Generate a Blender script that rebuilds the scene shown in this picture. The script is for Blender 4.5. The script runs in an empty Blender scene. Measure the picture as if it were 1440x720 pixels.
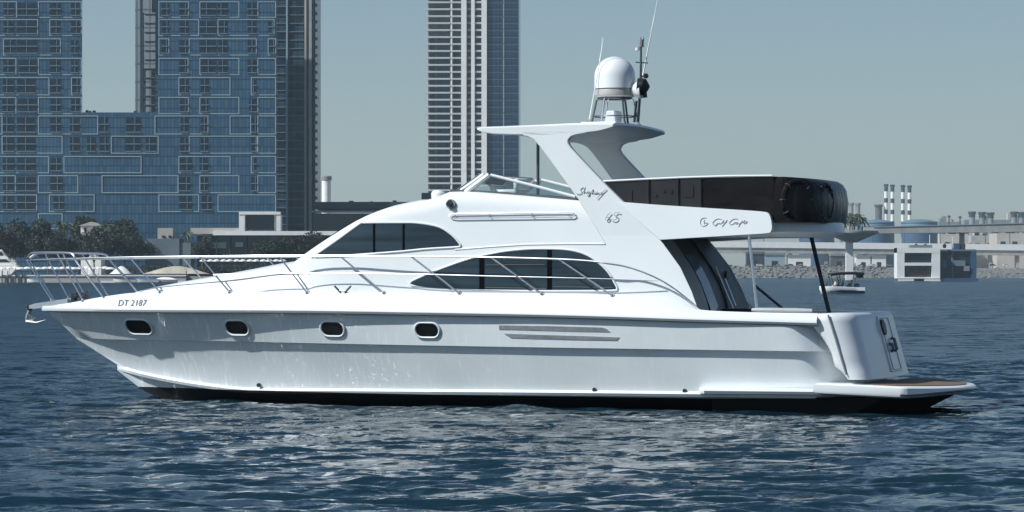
import bpy, bmesh, math, random
import numpy as np
from mathutils import Vector, Matrix

# ------------------------------------------------------------------ camera, world, sun, exposure
SC = bpy.context.scene
COL = SC.collection
R = math.radians
F_PX, CAM_H, HORIZON = 4160.0, 2.8, 385.0          # photo: 1440 px wide, horizon row 385
cam_d = bpy.data.cameras.new("camera")
cam_d.sensor_width = 36.0
cam_d.lens = 36.0 * F_PX / 1440.0
cam_d.shift_y = (HORIZON - 360.0) / 1440.0
cam_d.clip_start, cam_d.clip_end = 0.5, 40000.0
cam = bpy.data.objects.new("camera", cam_d)
COL.objects.link(cam)
cam.location = (0, 0, CAM_H)
cam.rotation_euler = (R(90), 0, 0)
SC.camera = cam

SUN_EL, SUN_AZ = R(43), R(-114)                       # azimuth from +Y towards +X
world = bpy.data.worlds.new("World")
SC.world = world
world.use_nodes = True
wn = world.node_tree
sky = wn.nodes.new("ShaderNodeTexSky")
sky.sky_type = "NISHITA"
sky.sun_disc = False
sky.sun_elevation = SUN_EL
sky.sun_rotation = SUN_AZ
sky.air_density = 1.0
sky.dust_density = 0.5
sky.ozone_density = 4.0
wn.links.new(sky.outputs[0], wn.nodes["Background"].inputs[0])
wn.nodes["Background"].inputs[1].default_value = 0.064
sun_d = bpy.data.lights.new("sun", "SUN")
sun_d.energy = 4.3
sun_d.angle = R(0.5)
sun_d.color = (0.98, 1.0, 0.975)
sun = bpy.data.objects.new("sun", sun_d)
COL.objects.link(sun)
sdir = Vector((math.sin(SUN_AZ) * math.cos(SUN_EL), math.cos(SUN_AZ) * math.cos(SUN_EL), math.sin(SUN_EL)))
sun.rotation_euler = (-sdir).to_track_quat("-Z", "Y").to_euler()
sun.location = (-30, -20, 60)
vs = SC.view_settings
vs.view_transform = "Standard"
vs.look = "None"
vs.gamma = 1.0
vs.exposure = 0.32
vs.use_curve_mapping = False
SC.cycles.use_denoising = True
SC.cycles.max_bounces = 8
SC.cycles.volume_bounces = 3
SC.cycles.transparent_max_bounces = 8

RNG = random.Random(7)

# ------------------------------------------------------------------ helpers
def pch(pts):
    """monotone cubic through (x, y) points"""
    xs = np.array([p[0] for p in pts], float); ys = np.array([p[1] for p in pts], float)
    h = np.diff(xs); d = np.diff(ys) / h
    m = np.zeros(len(xs)); m[0], m[-1] = d[0], d[-1]
    for i in range(1, len(xs) - 1):
        if d[i - 1] * d[i] > 0:
            w1, w2 = 2 * h[i] + h[i - 1], h[i] + 2 * h[i - 1]
            m[i] = (w1 + w2) / (w1 / d[i - 1] + w2 / d[i])
    def f(x):
        x = min(max(x, xs[0]), xs[-1])
        i = min(int(np.searchsorted(xs, x, side="right")) - 1, len(h) - 1); i = max(i, 0)
        t = (x - xs[i]) / h[i]
        return float((2*t**3 - 3*t**2 + 1) * ys[i] + (t**3 - 2*t**2 + t) * h[i] * m[i]
                     + (-2*t**3 + 3*t**2) * ys[i + 1] + (t**3 - t**2) * h[i] * m[i + 1])
    return f

def lin(pts):
    xs = [p[0] for p in pts]; ys = [p[1] for p in pts]
    return lambda x: float(np.interp(x, xs, ys))

def W(px, py, Y):
    """photo pixel at distance Y -> world point"""
    return Vector(((px - 720.0) * Y / F_PX, Y, CAM_H - (py - HORIZON) * Y / F_PX))

HEAD = R(19.0)
BOAT_Y = 65.0
CS, SN = math.cos(HEAD), math.sin(HEAD)
def L(px, py, l):
    """photo pixel on the yacht's plane of lateral offset l (port negative) -> yacht coordinates"""
    u = (px - 720.0) / F_PX
    x = (u * (BOAT_Y + l * CS) - l * SN) / (CS + u * SN)
    Y = BOAT_Y - x * SN + l * CS
    return Vector((x, l, CAM_H - (py - HORIZON) * Y / F_PX))

class MB:
    def __init__(self):
        self.v, self.f = [], []
    def add(self, vs, fs):
        n = len(self.v)
        self.v += [tuple(p) for p in vs]
        self.f += [tuple(i + n for i in f) for f in fs]
        return self
    def box(self, x0, x1, y0, y1, z0, z1):
        return self.add([(x0,y0,z0),(x1,y0,z0),(x1,y1,z0),(x0,y1,z0),(x0,y0,z1),(x1,y0,z1),(x1,y1,z1),(x0,y1,z1)],
                        [(0,3,2,1),(4,5,6,7),(0,1,5,4),(1,2,6,5),(2,3,7,6),(3,0,4,7)])
    def prism(self, a, b):
        """two equal loops joined by sides, with caps"""
        n = len(a)
        fs = [(i, (i + 1) % n, n + (i + 1) % n, n + i) for i in range(n)]
        return self.add(list(a) + list(b), fs + [tuple(range(n))[::-1], tuple(range(n, 2 * n))])
    def grid(self, rows, closed=False, cap=False):
        m = len(rows[0]); vs = [p for r in rows for p in r]; fs = []
        for i in range(len(rows) - 1):
            for j in range(m if closed else m - 1):
                k = (j + 1) % m
                fs.append((i * m + j, i * m + k, (i + 1) * m + k, (i + 1) * m + j))
        if cap:
            fs.append(tuple(range(m))[::-1]); fs.append(tuple(range((len(rows) - 1) * m, len(rows) * m)))
        return self.add(vs, fs)
    def tube(self, path, r, n=8, closed=False):
        P = [Vector(p) for p in path]
        Q = [P[0]]
        for p in P[1:]:
            if (p - Q[-1]).length > 1e-5: Q.append(p)
        P = Q
        if len(P) < 2: return self
        rows = []; up = None
        for i, p in enumerate(P):
            a = P[i - 1] if (i or closed) else p
            b = P[(i + 1) % len(P)] if (i < len(P) - 1 or closed) else p
            t = (b - a).normalized()
            if up is None:
                up = Vector((0, 0, 1)) if abs(t.z) < .9 else Vector((1, 0, 0))
            s = t.cross(up)
            if s.length < 1e-4:
                s = t.cross(Vector((1, 0, 0.3)))
            s.normalize(); up = s.cross(t).normalized()
            rr = r[i] if isinstance(r, (list, tuple)) else r
            rows.append([p + (s * math.cos(k * 2 * math.pi / n) + up * math.sin(k * 2 * math.pi / n)) * rr for k in range(n)])
        if closed: rows.append(rows[0])
        return self.grid(rows, closed=True, cap=not closed)
    def lathe(self, prof, c=(0, 0, 0), n=24):
        """profile of (radius, z) from bottom to top"""
        rows = [[(c[0] + r * math.cos(k * 2 * math.pi / n), c[1] + r * math.sin(k * 2 * math.pi / n), c[2] + z) for k in range(n)] for r, z in prof]
        return self.grid(rows, closed=True, cap=True)
    def build(self, name, mat, parent=None, smooth=35, bevel=0, loc=None, seg=2, recalc=True):
        me = bpy.data.meshes.new(name)
        me.from_pydata([tuple(map(float, p)) for p in self.v], [], self.f)
        if recalc:
            bm = bmesh.new(); bm.from_mesh(me)
            bmesh.ops.remove_doubles(bm, verts=bm.verts, dist=1e-5)
            bmesh.ops.recalc_face_normals(bm, faces=bm.faces)
            bm.to_mesh(me); bm.free()
        me.materials.append(mat)
        if smooth:
            me.shade_smooth()
            me.set_sharp_from_angle(angle=R(smooth))
        o = bpy.data.objects.new(name, me)
        COL.objects.link(o)
        if parent: o.parent = parent
        if loc is not None: o.location = loc
        if bevel:
            b = o.modifiers.new("edge", "BEVEL"); b.width = bevel; b.segments = seg; b.limit_method = "ANGLE"; b.angle_limit = R(35)
            b.harden_normals = False
        return o

def tag(o, label=None, cat=None, group=None, kind=None):
    if label: o["label"] = label
    if cat: o["category"] = cat
    if group: o["group"] = group
    if kind: o["kind"] = kind
    return o

def thing(name, label, cat, loc=(0, 0, 0), rz=0.0, group=None):
    o = bpy.data.objects.new(name, None)
    o.empty_display_size = .3
    COL.objects.link(o)
    o.location = loc; o.rotation_euler = (0, 0, rz)
    return tag(o, label, cat, group)

def copy_tree(o, parent=None):
    c = o.copy(); COL.objects.link(c)
    if parent: c.parent = parent
    for ch in list(o.children): copy_tree(ch, c)
    return c

# ------------------------------------------------------------------ materials
def mat(name, col, rough=.5, metal=0.0, spec=.5, coat=0.0, var=0.0, vscale=3.0, bump=0.0, bscale=20.0, stretch=(1, 1, 1), alpha=None, trans=0.0, ior=1.5):
    m = bpy.data.materials.new(name); m.use_nodes = True
    nt = m.node_tree; b = nt.nodes["Principled BSDF"]
    b.inputs["Roughness"].default_value = rough
    b.inputs["Metallic"].default_value = metal
    b.inputs["Specular IOR Level"].default_value = spec
    b.inputs["Coat Weight"].default_value = coat
    b.inputs["Coat Roughness"].default_value = .05
    b.inputs["IOR"].default_value = ior
    b.inputs["Transmission Weight"].default_value = trans
    if alpha is not None: b.inputs["Alpha"].default_value = alpha
    b.inputs["Base Color"].default_value = (*col, 1)
    if var or bump:
        tc = nt.nodes.new("ShaderNodeTexCoord"); mp = nt.nodes.new("ShaderNodeMapping")
        mp.inputs["Scale"].default_value = stretch
        nt.links.new(tc.outputs["Object"], mp.inputs[0])
    if var:
        n = nt.nodes.new("ShaderNodeTexNoise"); n.inputs["Scale"].default_value = vscale; n.inputs["Detail"].default_value = 6
        nt.links.new(mp.outputs[0], n.inputs["Vector"])
        mx = nt.nodes.new("ShaderNodeMix"); mx.data_type = "RGBA"
        mr = nt.nodes.new("ShaderNodeMapRange"); mr.inputs[1].default_value = .3; mr.inputs[2].default_value = .7
        nt.links.new(n.outputs["Fac"], mr.inputs[0]); nt.links.new(mr.outputs[0], mx.inputs[0])
        mx.inputs[6].default_value = (*[c * (1 - var) for c in col], 1)
        mx.inputs[7].default_value = (*[min(1, c * (1 + var)) for c in col], 1)
        nt.links.new(mx.outputs[2], b.inputs["Base Color"])
    if bump:
        n2 = nt.nodes.new("ShaderNodeTexNoise"); n2.inputs["Scale"].default_value = bscale; n2.inputs["Detail"].default_value = 4
        nt.links.new(mp.outputs[0], n2.inputs["Vector"])
        bp = nt.nodes.new("ShaderNodeBump"); bp.inputs["Strength"].default_value = bump; bp.inputs["Distance"].default_value = .05
        nt.links.new(n2.outputs["Fac"], bp.inputs["Height"]); nt.links.new(bp.outputs[0], b.inputs["Normal"])
    return m

M = {}
M["gel"] = mat("white_gelcoat", (.70, .725, .735), .32, coat=.25, var=.02, vscale=1.3, bump=.015, bscale=1.2)
M["gel_grey"] = mat("grey_gelcoat", (.40, .43, .43), .45, var=.05)
M["steel"] = mat("stainless_steel", (.72, .73, .74), .3, metal=1.0)
M["steel_dark"] = mat("dark_steel", (.12, .13, .14), .35, metal=.8)
M["black"] = mat("black_plastic", (.012, .012, .013), .45)
M["rubber"] = mat("dark_rubber", (.03, .035, .04), .6)
M["glass_dark"] = mat("tinted_glass", (.017, .030, .039), .05, spec=.5, coat=.15, var=.55, vscale=1.1, stretch=(.35, 1, 5))
M["port_glass"] = mat("porthole_glass", (.006, .008, .010), .3, spec=.25)
M["mullion"] = mat("window_mullion", (.002, .0025, .003), .7, spec=.05)
M["smoke"] = mat("smoked_panel", (.022, .022, .023), .22, var=.25, vscale=1.5)
M["canvas"] = mat("black_canvas", (.0085, .0062, .0055), .30, spec=.3, var=.6, vscale=4, bump=.9, bscale=4, stretch=(1, 1, .35))
M["brown"] = mat("dark_brown_panel", (.006, .0045, .0045), .2, spec=.3, var=.5, vscale=2.5, bump=.25, bscale=3)
M["teak"] = mat("teak_deck", (.15, .10, .065), .7, var=.2, vscale=6, stretch=(.3, 6, 1))
M["grey_mark"] = mat("grey_lettering", (.40, .41, .42), .5)
M["vent"] = mat("grey_vent", (.22, .235, .245), .4, var=.15, vscale=8)
M["white_paint"] = mat("white_paint", (.78, .78, .76), .5, var=.05, vscale=.3)
M["concrete"] = mat("concrete", (.38, .37, .35), .85, var=.18, vscale=.25)
M["sand"] = mat("pale_paving", (.42, .38, .32), .9, var=.2, vscale=.4)
M["rock"] = mat("breakwater_rock", (.15, .15, .145), .9, var=.6, vscale=.6)
M["leaf"] = mat("foliage", (.020, .028, .018), .7, var=.45, vscale=.5)
M["palm_leaf"] = mat("palm_foliage", (.04, .055, .03), .65, var=.35, vscale=.8)
M["bark"] = mat("bark", (.12, .09, .065), .9, var=.25, vscale=2)
M["skin"] = mat("skin", (.36, .22, .15), .6)
M["cloth_a"] = mat("dark_clothes", (.02, .022, .03), .8)
M["cloth_b"] = mat("pale_clothes", (.5, .48, .45), .8)
M["blue_paint"] = mat("blue_paint", (.05, .13, .26), .4, var=.1, vscale=.5)
M["tank_blue"] = mat("blue_tank_paint", (.035, .085, .16), .55, var=.12, vscale=.06)
M["dark_roof"] = mat("dark_roofing", (.03, .042, .06), .6, var=.3, vscale=.15)
M["dark_glass"] = mat("dark_building_glass", (.015, .028, .045), .15, var=.4, vscale=.12)
M["beige"] = mat("beige_render", (.45, .42, .38), .85, var=.15, vscale=.08)

def hull_mat():
    """white gelcoat above the boot line, black antifouling below, with rain and scuff streaks that also paint in rippling water light"""
    m = mat("hull_gelcoat", (.78, .79, .79), .24, coat=.6)
    nt = m.node_tree; b = nt.nodes["Principled BSDF"]; N = nt.nodes.new
    tc = N("ShaderNodeTexCoord"); sp = N("ShaderNodeSeparateXYZ"); nt.links.new(tc.outputs["Object"], sp.inputs[0])
    # streaks: thin, steep, pale scuffs and painted water light, denser forward
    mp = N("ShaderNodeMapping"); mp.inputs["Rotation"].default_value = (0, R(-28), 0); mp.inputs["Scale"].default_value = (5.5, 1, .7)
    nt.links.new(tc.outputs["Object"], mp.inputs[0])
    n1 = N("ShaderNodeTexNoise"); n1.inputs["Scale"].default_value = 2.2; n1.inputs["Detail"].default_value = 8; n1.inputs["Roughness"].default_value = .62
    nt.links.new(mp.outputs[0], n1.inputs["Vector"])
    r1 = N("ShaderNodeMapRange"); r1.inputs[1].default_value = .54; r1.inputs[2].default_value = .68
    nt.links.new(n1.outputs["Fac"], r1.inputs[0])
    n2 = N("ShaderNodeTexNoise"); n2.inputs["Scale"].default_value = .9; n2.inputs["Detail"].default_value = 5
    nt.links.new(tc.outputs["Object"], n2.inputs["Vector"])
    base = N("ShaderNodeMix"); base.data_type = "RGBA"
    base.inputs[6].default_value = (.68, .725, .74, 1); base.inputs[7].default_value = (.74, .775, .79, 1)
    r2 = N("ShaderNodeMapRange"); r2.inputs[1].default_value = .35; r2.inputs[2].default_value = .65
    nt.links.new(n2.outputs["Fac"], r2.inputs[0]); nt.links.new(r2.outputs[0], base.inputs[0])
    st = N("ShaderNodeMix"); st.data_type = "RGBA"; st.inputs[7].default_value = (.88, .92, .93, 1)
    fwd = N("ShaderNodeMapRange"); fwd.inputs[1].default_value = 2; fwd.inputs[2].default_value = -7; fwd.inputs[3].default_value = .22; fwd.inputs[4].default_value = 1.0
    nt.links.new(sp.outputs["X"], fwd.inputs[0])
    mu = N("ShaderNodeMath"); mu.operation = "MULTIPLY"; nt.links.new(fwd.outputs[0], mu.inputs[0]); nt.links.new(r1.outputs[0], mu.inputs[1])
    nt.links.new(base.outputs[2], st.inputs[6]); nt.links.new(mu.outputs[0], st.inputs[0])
    lt = N("ShaderNodeMath"); lt.operation = "LESS_THAN"; lt.inputs[1].default_value = .205; nt.links.new(sp.outputs["Z"], lt.inputs[0])
    bt = N("ShaderNodeMix"); bt.data_type = "RGBA"; bt.inputs[7].default_value = (.008, .009, .011, 1)
    nt.links.new(st.outputs[2], bt.inputs[6]); nt.links.new(lt.outputs[0], bt.inputs[0])
    nt.links.new(bt.outputs[2], b.inputs["Base Color"])
    ro = N("ShaderNodeMapRange"); ro.inputs[3].default_value = .25; ro.inputs[4].default_value = .55
    nt.links.new(lt.outputs[0], ro.inputs[0]); nt.links.new(ro.outputs[0], b.inputs["Roughness"])
    cw = N("ShaderNodeMapRange"); cw.inputs[3].default_value = .6; cw.inputs[4].default_value = 0
    nt.links.new(lt.outputs[0], cw.inputs[0]); nt.links.new(cw.outputs[0], b.inputs["Coat Weight"])
    bp = N("ShaderNodeBump"); bp.inputs["Strength"].default_value = .03; bp.inputs["Distance"].default_value = .1
    nt.links.new(n2.outputs["Fac"], bp.inputs["Height"]); nt.links.new(bp.outputs[0], b.inputs["Normal"])
    return m
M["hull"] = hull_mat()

def clear_glass():
    m = bpy.data.materials.new("clear_acrylic"); m.use_nodes = True
    nt = m.node_tree; nt.nodes.clear()
    out = nt.nodes.new("ShaderNodeOutputMaterial"); tr = nt.nodes.new("ShaderNodeBsdfTransparent"); gl = nt.nodes.new("ShaderNodeBsdfGlossy")
    tr.inputs[0].default_value = (.78, .85, .88, 1); gl.inputs["Roughness"].default_value = .04
    mx = nt.nodes.new("ShaderNodeMixShader"); fr = nt.nodes.new("ShaderNodeFresnel"); fr.inputs[0].default_value = 1.6
    nt.links.new(fr.outputs[0], mx.inputs[0]); nt.links.new(tr.outputs[0], mx.inputs[1]); nt.links.new(gl.outputs[0], mx.inputs[2])
    nt.links.new(mx.outputs[0], out.inputs[0])
    return m
M["clear"] = clear_glass()

def facade_mat(name, col, col2, mull=1.3, floor=3.5, rough=.22, contrast=.35):
    """curtain wall: fine vertical mullions, floor lines and uneven panes, in metres"""
    m = mat(name, col, rough, spec=.6)
    nt = m.node_tree; b = nt.nodes["Principled BSDF"]; N = nt.nodes.new
    tc = N("ShaderNodeTexCoord"); sp = N("ShaderNodeSeparateXYZ"); nt.links.new(tc.outputs["Object"], sp.inputs[0])
    def fl(src, step):
        d = N("ShaderNodeMath"); d.operation = "DIVIDE"; d.inputs[1].default_value = step; nt.links.new(src, d.inputs[0])
        f = N("ShaderNodeMath"); f.operation = "FLOOR"; nt.links.new(d.outputs[0], f.inputs[0])
        g = N("ShaderNodeMath"); g.operation = "FRACT"; nt.links.new(d.outputs[0], g.inputs[0])
        return f.outputs[0], g.outputs[0]
    ad = N("ShaderNodeMath"); ad.operation = "ADD"; nt.links.new(sp.outputs["X"], ad.inputs[0]); nt.links.new(sp.outputs["Y"], ad.inputs[1])
    fx, gx = fl(ad.outputs[0], mull); fz, gz = fl(sp.outputs["Z"], floor)
    cb = N("ShaderNodeCombineXYZ"); nt.links.new(fx, cb.inputs[0]); nt.links.new(fz, cb.inputs[2])
    wn_ = N("ShaderNodeTexWhiteNoise"); nt.links.new(cb.outputs[0], wn_.inputs["Vector"])
    ns = N("ShaderNodeTexNoise"); ns.inputs["Scale"].default_value = .03; ns.inputs["Detail"].default_value = 3; nt.links.new(tc.outputs["Object"], ns.inputs["Vector"])
    av = N("ShaderNodeMath"); av.operation = "MULTIPLY_ADD"; av.inputs[1].default_value = contrast
    nt.links.new(wn_.outputs["Value"], av.inputs[0]); nt.links.new(ns.outputs["Fac"], av.inputs[2])
    sc = N("ShaderNodeMath"); sc.operation = "MULTIPLY"; sc.inputs[1].default_value = .75; nt.links.new(av.outputs[0], sc.inputs[0])
    mx = N("ShaderNodeMix"); mx.data_type = "RGBA"; mx.inputs[6].default_value = (*col, 1); mx.inputs[7].default_value = (*col2, 1)
    nt.links.new(sc.outputs[0], mx.inputs[0])
    l1 = N("ShaderNodeMath"); l1.operation = "LESS_THAN"; l1.inputs[1].default_value = .14; nt.links.new(gx, l1.inputs[0])
    l2 = N("ShaderNodeMath"); l2.operation = "LESS_THAN"; l2.inputs[1].default_value = .10; nt.links.new(gz, l2.inputs[0])
    mxx = N("ShaderNodeMath"); mxx.operation = "MAXIMUM"; nt.links.new(l1.outputs[0], mxx.inputs[0]); nt.links.new(l2.outputs[0], mxx.inputs[1])
    dk = N("ShaderNodeMix"); dk.data_type = "RGBA"; dk.inputs[7].default_value = (*[c * .55 for c in col], 1)
    nt.links.new(mxx.outputs[0], dk.inputs[0]); nt.links.new(mx.outputs[2], dk.inputs[6])
    nt.links.new(dk.outputs[2], b.inputs["Base Color"])
    return m
M["resort"] = facade_mat("resort_glass", (.010, .046, .095), (.044, .108, .180), contrast=.7)
M["resort_frame"] = mat("pale_metal_frame", (.27, .37, .41), .5)
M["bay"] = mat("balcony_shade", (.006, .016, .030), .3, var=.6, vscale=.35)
M["slab_blue"] = mat("balcony_edge", (.12, .19, .25), .6)
M["tower_grey"] = facade_mat("grey_cladding", (.22, .27, .30), (.30, .35, .37), mull=4, floor=7, rough=.6)
M["tower_dark"] = facade_mat("dark_curtain_wall", (.020, .048, .075), (.065, .10, .125), mull=2.6, floor=3.4, contrast=.6)
M["tower_blue"] = facade_mat("blue_curtain_wall", (.010, .030, .062), (.024, .066, .125), mull=2.0, floor=3.53, contrast=.5)

def water_mat():
    m = mat("sea_water", (.006, .023, .035), .08, spec=.5, ior=1.333)
    nt = m.node_tree; b = nt.nodes["Principled BSDF"]; N = nt.nodes.new
    tc = N("ShaderNodeTexCoord"); geo = N("ShaderNodeNewGeometry")
    prev = geo.outputs["Normal"]
    # ripple slopes added straight to the normal: (scale, slope across, slope along, rotation, stretch)
    for sc_, sx_, sy_, rot, st in ((.75, .50, 1.15, 8, (.55, 1, 1)), (2.3, .62, 1.25, -12, (.55, 1, 1)), (7.5, .55, 1.0, 15, (.65, 1, 1))):
        mp = N("ShaderNodeMapping"); mp.inputs["Rotation"].default_value = (0, 0, R(rot)); mp.inputs["Scale"].default_value = st
        nt.links.new(tc.outputs["Object"], mp.inputs[0])
        n = N("ShaderNodeTexNoise"); n.inputs["Scale"].default_value = sc_; n.inputs["Detail"].default_value = 2; n.inputs["Roughness"].default_value = .5; n.inputs["Distortion"].default_value = .3
        nt.links.new(mp.outputs[0], n.inputs["Vector"])
        sb = N("ShaderNodeVectorMath"); sb.operation = "SUBTRACT"; sb.inputs[1].default_value = (.5, .5, .5); nt.links.new(n.outputs["Color"], sb.inputs[0])
        ml = N("ShaderNodeVectorMath"); ml.operation = "MULTIPLY"; ml.inputs[1].default_value = (sx_, sy_, 0); nt.links.new(sb.outputs[0], ml.inputs[0])
        ad = N("ShaderNodeVectorMath"); ad.operation = "ADD"; nt.links.new(prev, ad.inputs[0]); nt.links.new(ml.outputs[0], ad.inputs[1])
        prev = ad.outputs[0]
    nm = N("ShaderNodeVectorMath"); nm.operation = "NORMALIZE"; nt.links.new(prev, nm.inputs[0])
    nt.links.new(nm.outputs[0], b.inputs["Normal"])
    at_ = N("ShaderNodeAttribute"); at_.attribute_name = "chop"
    mr = N("ShaderNodeMapRange"); mr.inputs[1].default_value = .45; mr.inputs[2].default_value = 1.0; mr.inputs[3].default_value = .06; mr.inputs[4].default_value = .27
    nt.links.new(at_.outputs["Fac"], mr.inputs[0]); nt.links.new(mr.outputs[0], b.inputs["Roughness"])
    return m
M["water"] = water_mat()

# ------------------------------------------------------------------ sea, land, air
def sea():
    def axis(parts):
        out = [parts[0][0]]
        for start, stop, f in parts:
            x = start
            while x < stop:
                x += f(x); out.append(min(x, stop))
        return out
    ys = [-9000, -3000, -800, -200, -60, -20, 0, 8, 14]
    y = 18.0
    while y < 9500:
        ys.append(y)
        y *= 1.0017 if 30 < y < 95 else 1.0033 if y < 420 else (1.012 if y < 1400 else 1.12)
    ys.append(9500.0)
    half = [0.0]; x = 0.0
    while x < 9500:
        x += .12 if x < 16 else (.30 if x < 62 else .30 + (x - 62) * .06)
        half.append(x)
    xs = [-h for h in half[:0:-1]] + half
    xs = np.array(xs); ys = np.array(ys)
    dx = np.gradient(xs); dy = np.gradient(ys)
    X, Y = np.meshgrid(xs, ys); DX, DY = np.meshgrid(dx, dy)
    Z = np.zeros_like(X); lost = np.zeros_like(X); total = 0.0
    rg = np.random.default_rng(11)
    wind = R(80)
    for i in range(110):
        lam = .40 * (7.0 / .40) ** (rg.random() ** 1.2)
        th = wind + rg.normal(0, .6)
        k = 2 * math.pi / lam
        a = .0068 * lam ** .55 * (1.0 if lam < 1.5 else .40)
        ph = rg.random() * 2 * math.pi
        att = np.clip(2.2 - (abs(k * math.cos(th)) * DX + abs(k * math.sin(th)) * DY) / .95, 0, 1)
        arg = k * (X * math.cos(th) + Y * math.sin(th)) + ph
        lost += (k * a) ** 2 * (1 - att * att); total += (k * a) ** 2
        Z += att * a * (np.sin(arg) + .12 * np.sin(2 * arg + .6))
    # patchiness of the breeze
    gust = .78 + .32 * np.sin(X * .11 + 1.3 + .5 * np.sin(Y * .05)) * np.sin(Y * .083 + .4)
    Z = Z * gust - .06
    ny, nx = X.shape
    me = bpy.data.meshes.new("sea")
    co = np.stack([X, Y, Z], -1).reshape(-1, 3).astype(np.float32)
    ii = (np.arange(ny - 1)[:, None] * nx + np.arange(nx - 1)[None, :]).reshape(-1)
    q = np.stack([ii, ii + 1, ii + 1 + nx, ii + nx], -1).astype(np.int32)
    me.vertices.add(len(co)); me.vertices.foreach_set("co", co.ravel())
    me.loops.add(q.size); me.loops.foreach_set("vertex_index", q.ravel())
    me.polygons.add(len(q)); me.polygons.foreach_set("loop_start", np.arange(0, q.size, 4, dtype=np.int32))
    me.polygons.foreach_set("loop_total", np.full(len(q), 4, np.int32))
    me.update(calc_edges=True); me.validate()
    me.shade_smooth()
    at_ = me.attributes.new('chop', 'FLOAT', 'POINT'); at_.data.foreach_set('value', (lost / total).astype(np.float32).ravel())   # waves finer than the mesh
    me.materials.append(M["water"])
    o = bpy.data.objects.new("sea", me); COL.objects.link(o)
    tag(o, kind="structure")
sea()

# left shore (promenade side) and the far land behind the breakwater
def land(name, pts, z0, z1, m):
    mb = MB(); mb.prism([(x, y, z0) for x, y in pts], [(x, y, z1) for x, y in pts])
    return tag(mb.build(name, m, smooth=0), kind="structure")
land("promenade_ground", [(-1400, 965), (-62, 965), (-20, 1010), (40, 1300), (80, 1700), (80, 1899), (-1400, 1899)], -3, 2.0, M["sand"])
land("far_ground", [(-9000, 1960), (9000, 1960), (9000, 9400), (-9000, 9400)], -3, 2.2, M["sand"])

def haze():
    mb = MB(); mb.box(-12000, 12000, -9500, 9900, -4.5, 330)
    m = bpy.data.materials.new("haze_air"); m.use_nodes = True
    nt = m.node_tree; nt.nodes.clear()
    out = nt.nodes.new("ShaderNodeOutputMaterial"); v = nt.nodes.new("ShaderNodeVolumePrincipled")
    v.inputs["Color"].default_value = (.62, .77, .83, 1)
    v.inputs["Density"].default_value = HAZE_DENSITY
    v.inputs["Anisotropy"].default_value = 0.3
    nt.links.new(v.outputs[0], out.inputs["Volume"])
    o = mb.build("haze", m, smooth=0); tag(o, kind="stuff")
HAZE_DENSITY = 0.95e-4
haze()

# ================================================================== THE YACHT
yacht = thing("motor_yacht", "large white flybridge motor yacht with a radar arch, lying side on in open water", "yacht", (0, BOAT_Y, 0), -HEAD)

T = [0, .006, .014, .025, .04, .06, .08, .1, .125, .15, .175] + [.2 + .02 * i for i in range(35)] + [.89 + .01 * i for i in range(12)]
bS = pch([(0, 0), (.015, .34), (.05, .80), (.1, 1.25), (.2, 1.85), (.3, 2.17), (.4, 2.36), (.5, 2.46), (.6, 2.5), (.8, 2.48), (.905, 2.40), (.925, 2.22), (.955, 1.75), (.98, 1.3), (1, 1.05)])
bR = pch([(0, 0), (.015, .34), (.05, .80), (.1, 1.25), (.2, 1.85), (.3, 2.17), (.4, 2.36), (.5, 2.46), (.6, 2.5), (.8, 2.48), (.9, 2.42), (1, 2.28)])
bK = pch([(0, 0), (.05, .50), (.1, .90), (.2, 1.52), (.3, 1.94), (.4, 2.20), (.5, 2.34), (.6, 2.40), (.8, 2.38), (.915, 2.33), (.945, 2.08), (.97, 1.6), (1, 1.15)])
bC = pch([(0, 0), (.05, .32), (.1, .62), (.2, 1.17), (.3, 1.6), (.4, 1.88), (.5, 2.05), (.6, 2.13), (.8, 2.16), (.93, 2.12), (.955, 1.9), (.98, 1.55), (1, 1.3)])
yS = pch([(66, 437), (200, 438.5), (400, 439.5), (600, 442.5), (800, 446.5), (1000, 453), (1140, 457), (1215, 459)])
yK = pch([(107, 475), (150, 477), (300, 479.5), (460, 483), (700, 487.5), (960, 491.5), (1150, 494), (1215, 494.5)])
yC = pch([(165, 518), (200, 528), (250, 538), (300, 545.5), (350, 550.5), (500, 552), (700, 553.5), (960, 556), (1215, 559)])
def run(px0, px1, yf, bf, off=0.0, dz=0.0, ramp=.03):
    out = []
    for t in T:
        px = px0 + t * (px1 - px0)
        b = max(0.0, bf(t) + off * min(1, t / ramp))
        p = L(px, yf(px), -b); p.z += dz
        out.append(p)
    return out
lS = run(67, 1215, yS, bS)
lK = run(107, 1215, yK, bK)
lK2 = run(107, 1215, yK, bK, -.085, -.012)
lC0 = run(165, 1215, yC, bC, -.075, .085)
lC = run(165, 1215, yC, bC, 0, .03)
lC2 = run(165, 1215, yC, bC, -.04, -.03)
lC3 = run(165, 1215, yC, bC, -.14, -.045)
lM = []
for i, t in enumerate(T):       # concave flare forward, flat aft
    a, b = lK2[i], lC0[i]
    p = a.lerp(b, .55); p.y += .13 * max(0, 1 - t / .45) * min(1, t / .06)
    lM.append(p)
lM0 = []
for i, t in enumerate(T):
    p = lS[i].lerp(lK[i], .5); p.y += .05 * max(0, 1 - t / .45) * min(1, t / .06); lM0.append(p)
keel_x0 = L(203, 556, 0).x
lB = []; 
for i, t in enumerate(T):
    x = keel_x0 + t * (lC[-1].x - keel_x0)
    lB.append(Vector((x, 0, .10 - .95 * min(1, t / .3) ** .8)))
lines = [lS, lM0, lK, lK2, lM, lC0, lC, lC2, lC3, lB]
def mirror(rows): return [[Vector((p.x, -p.y, p.z)) for p in r] for r in rows]
hm = MB()
hm.grid(lines); hm.grid(mirror(lines))
endp = [r[-1] for r in lines[:-1]]
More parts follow.
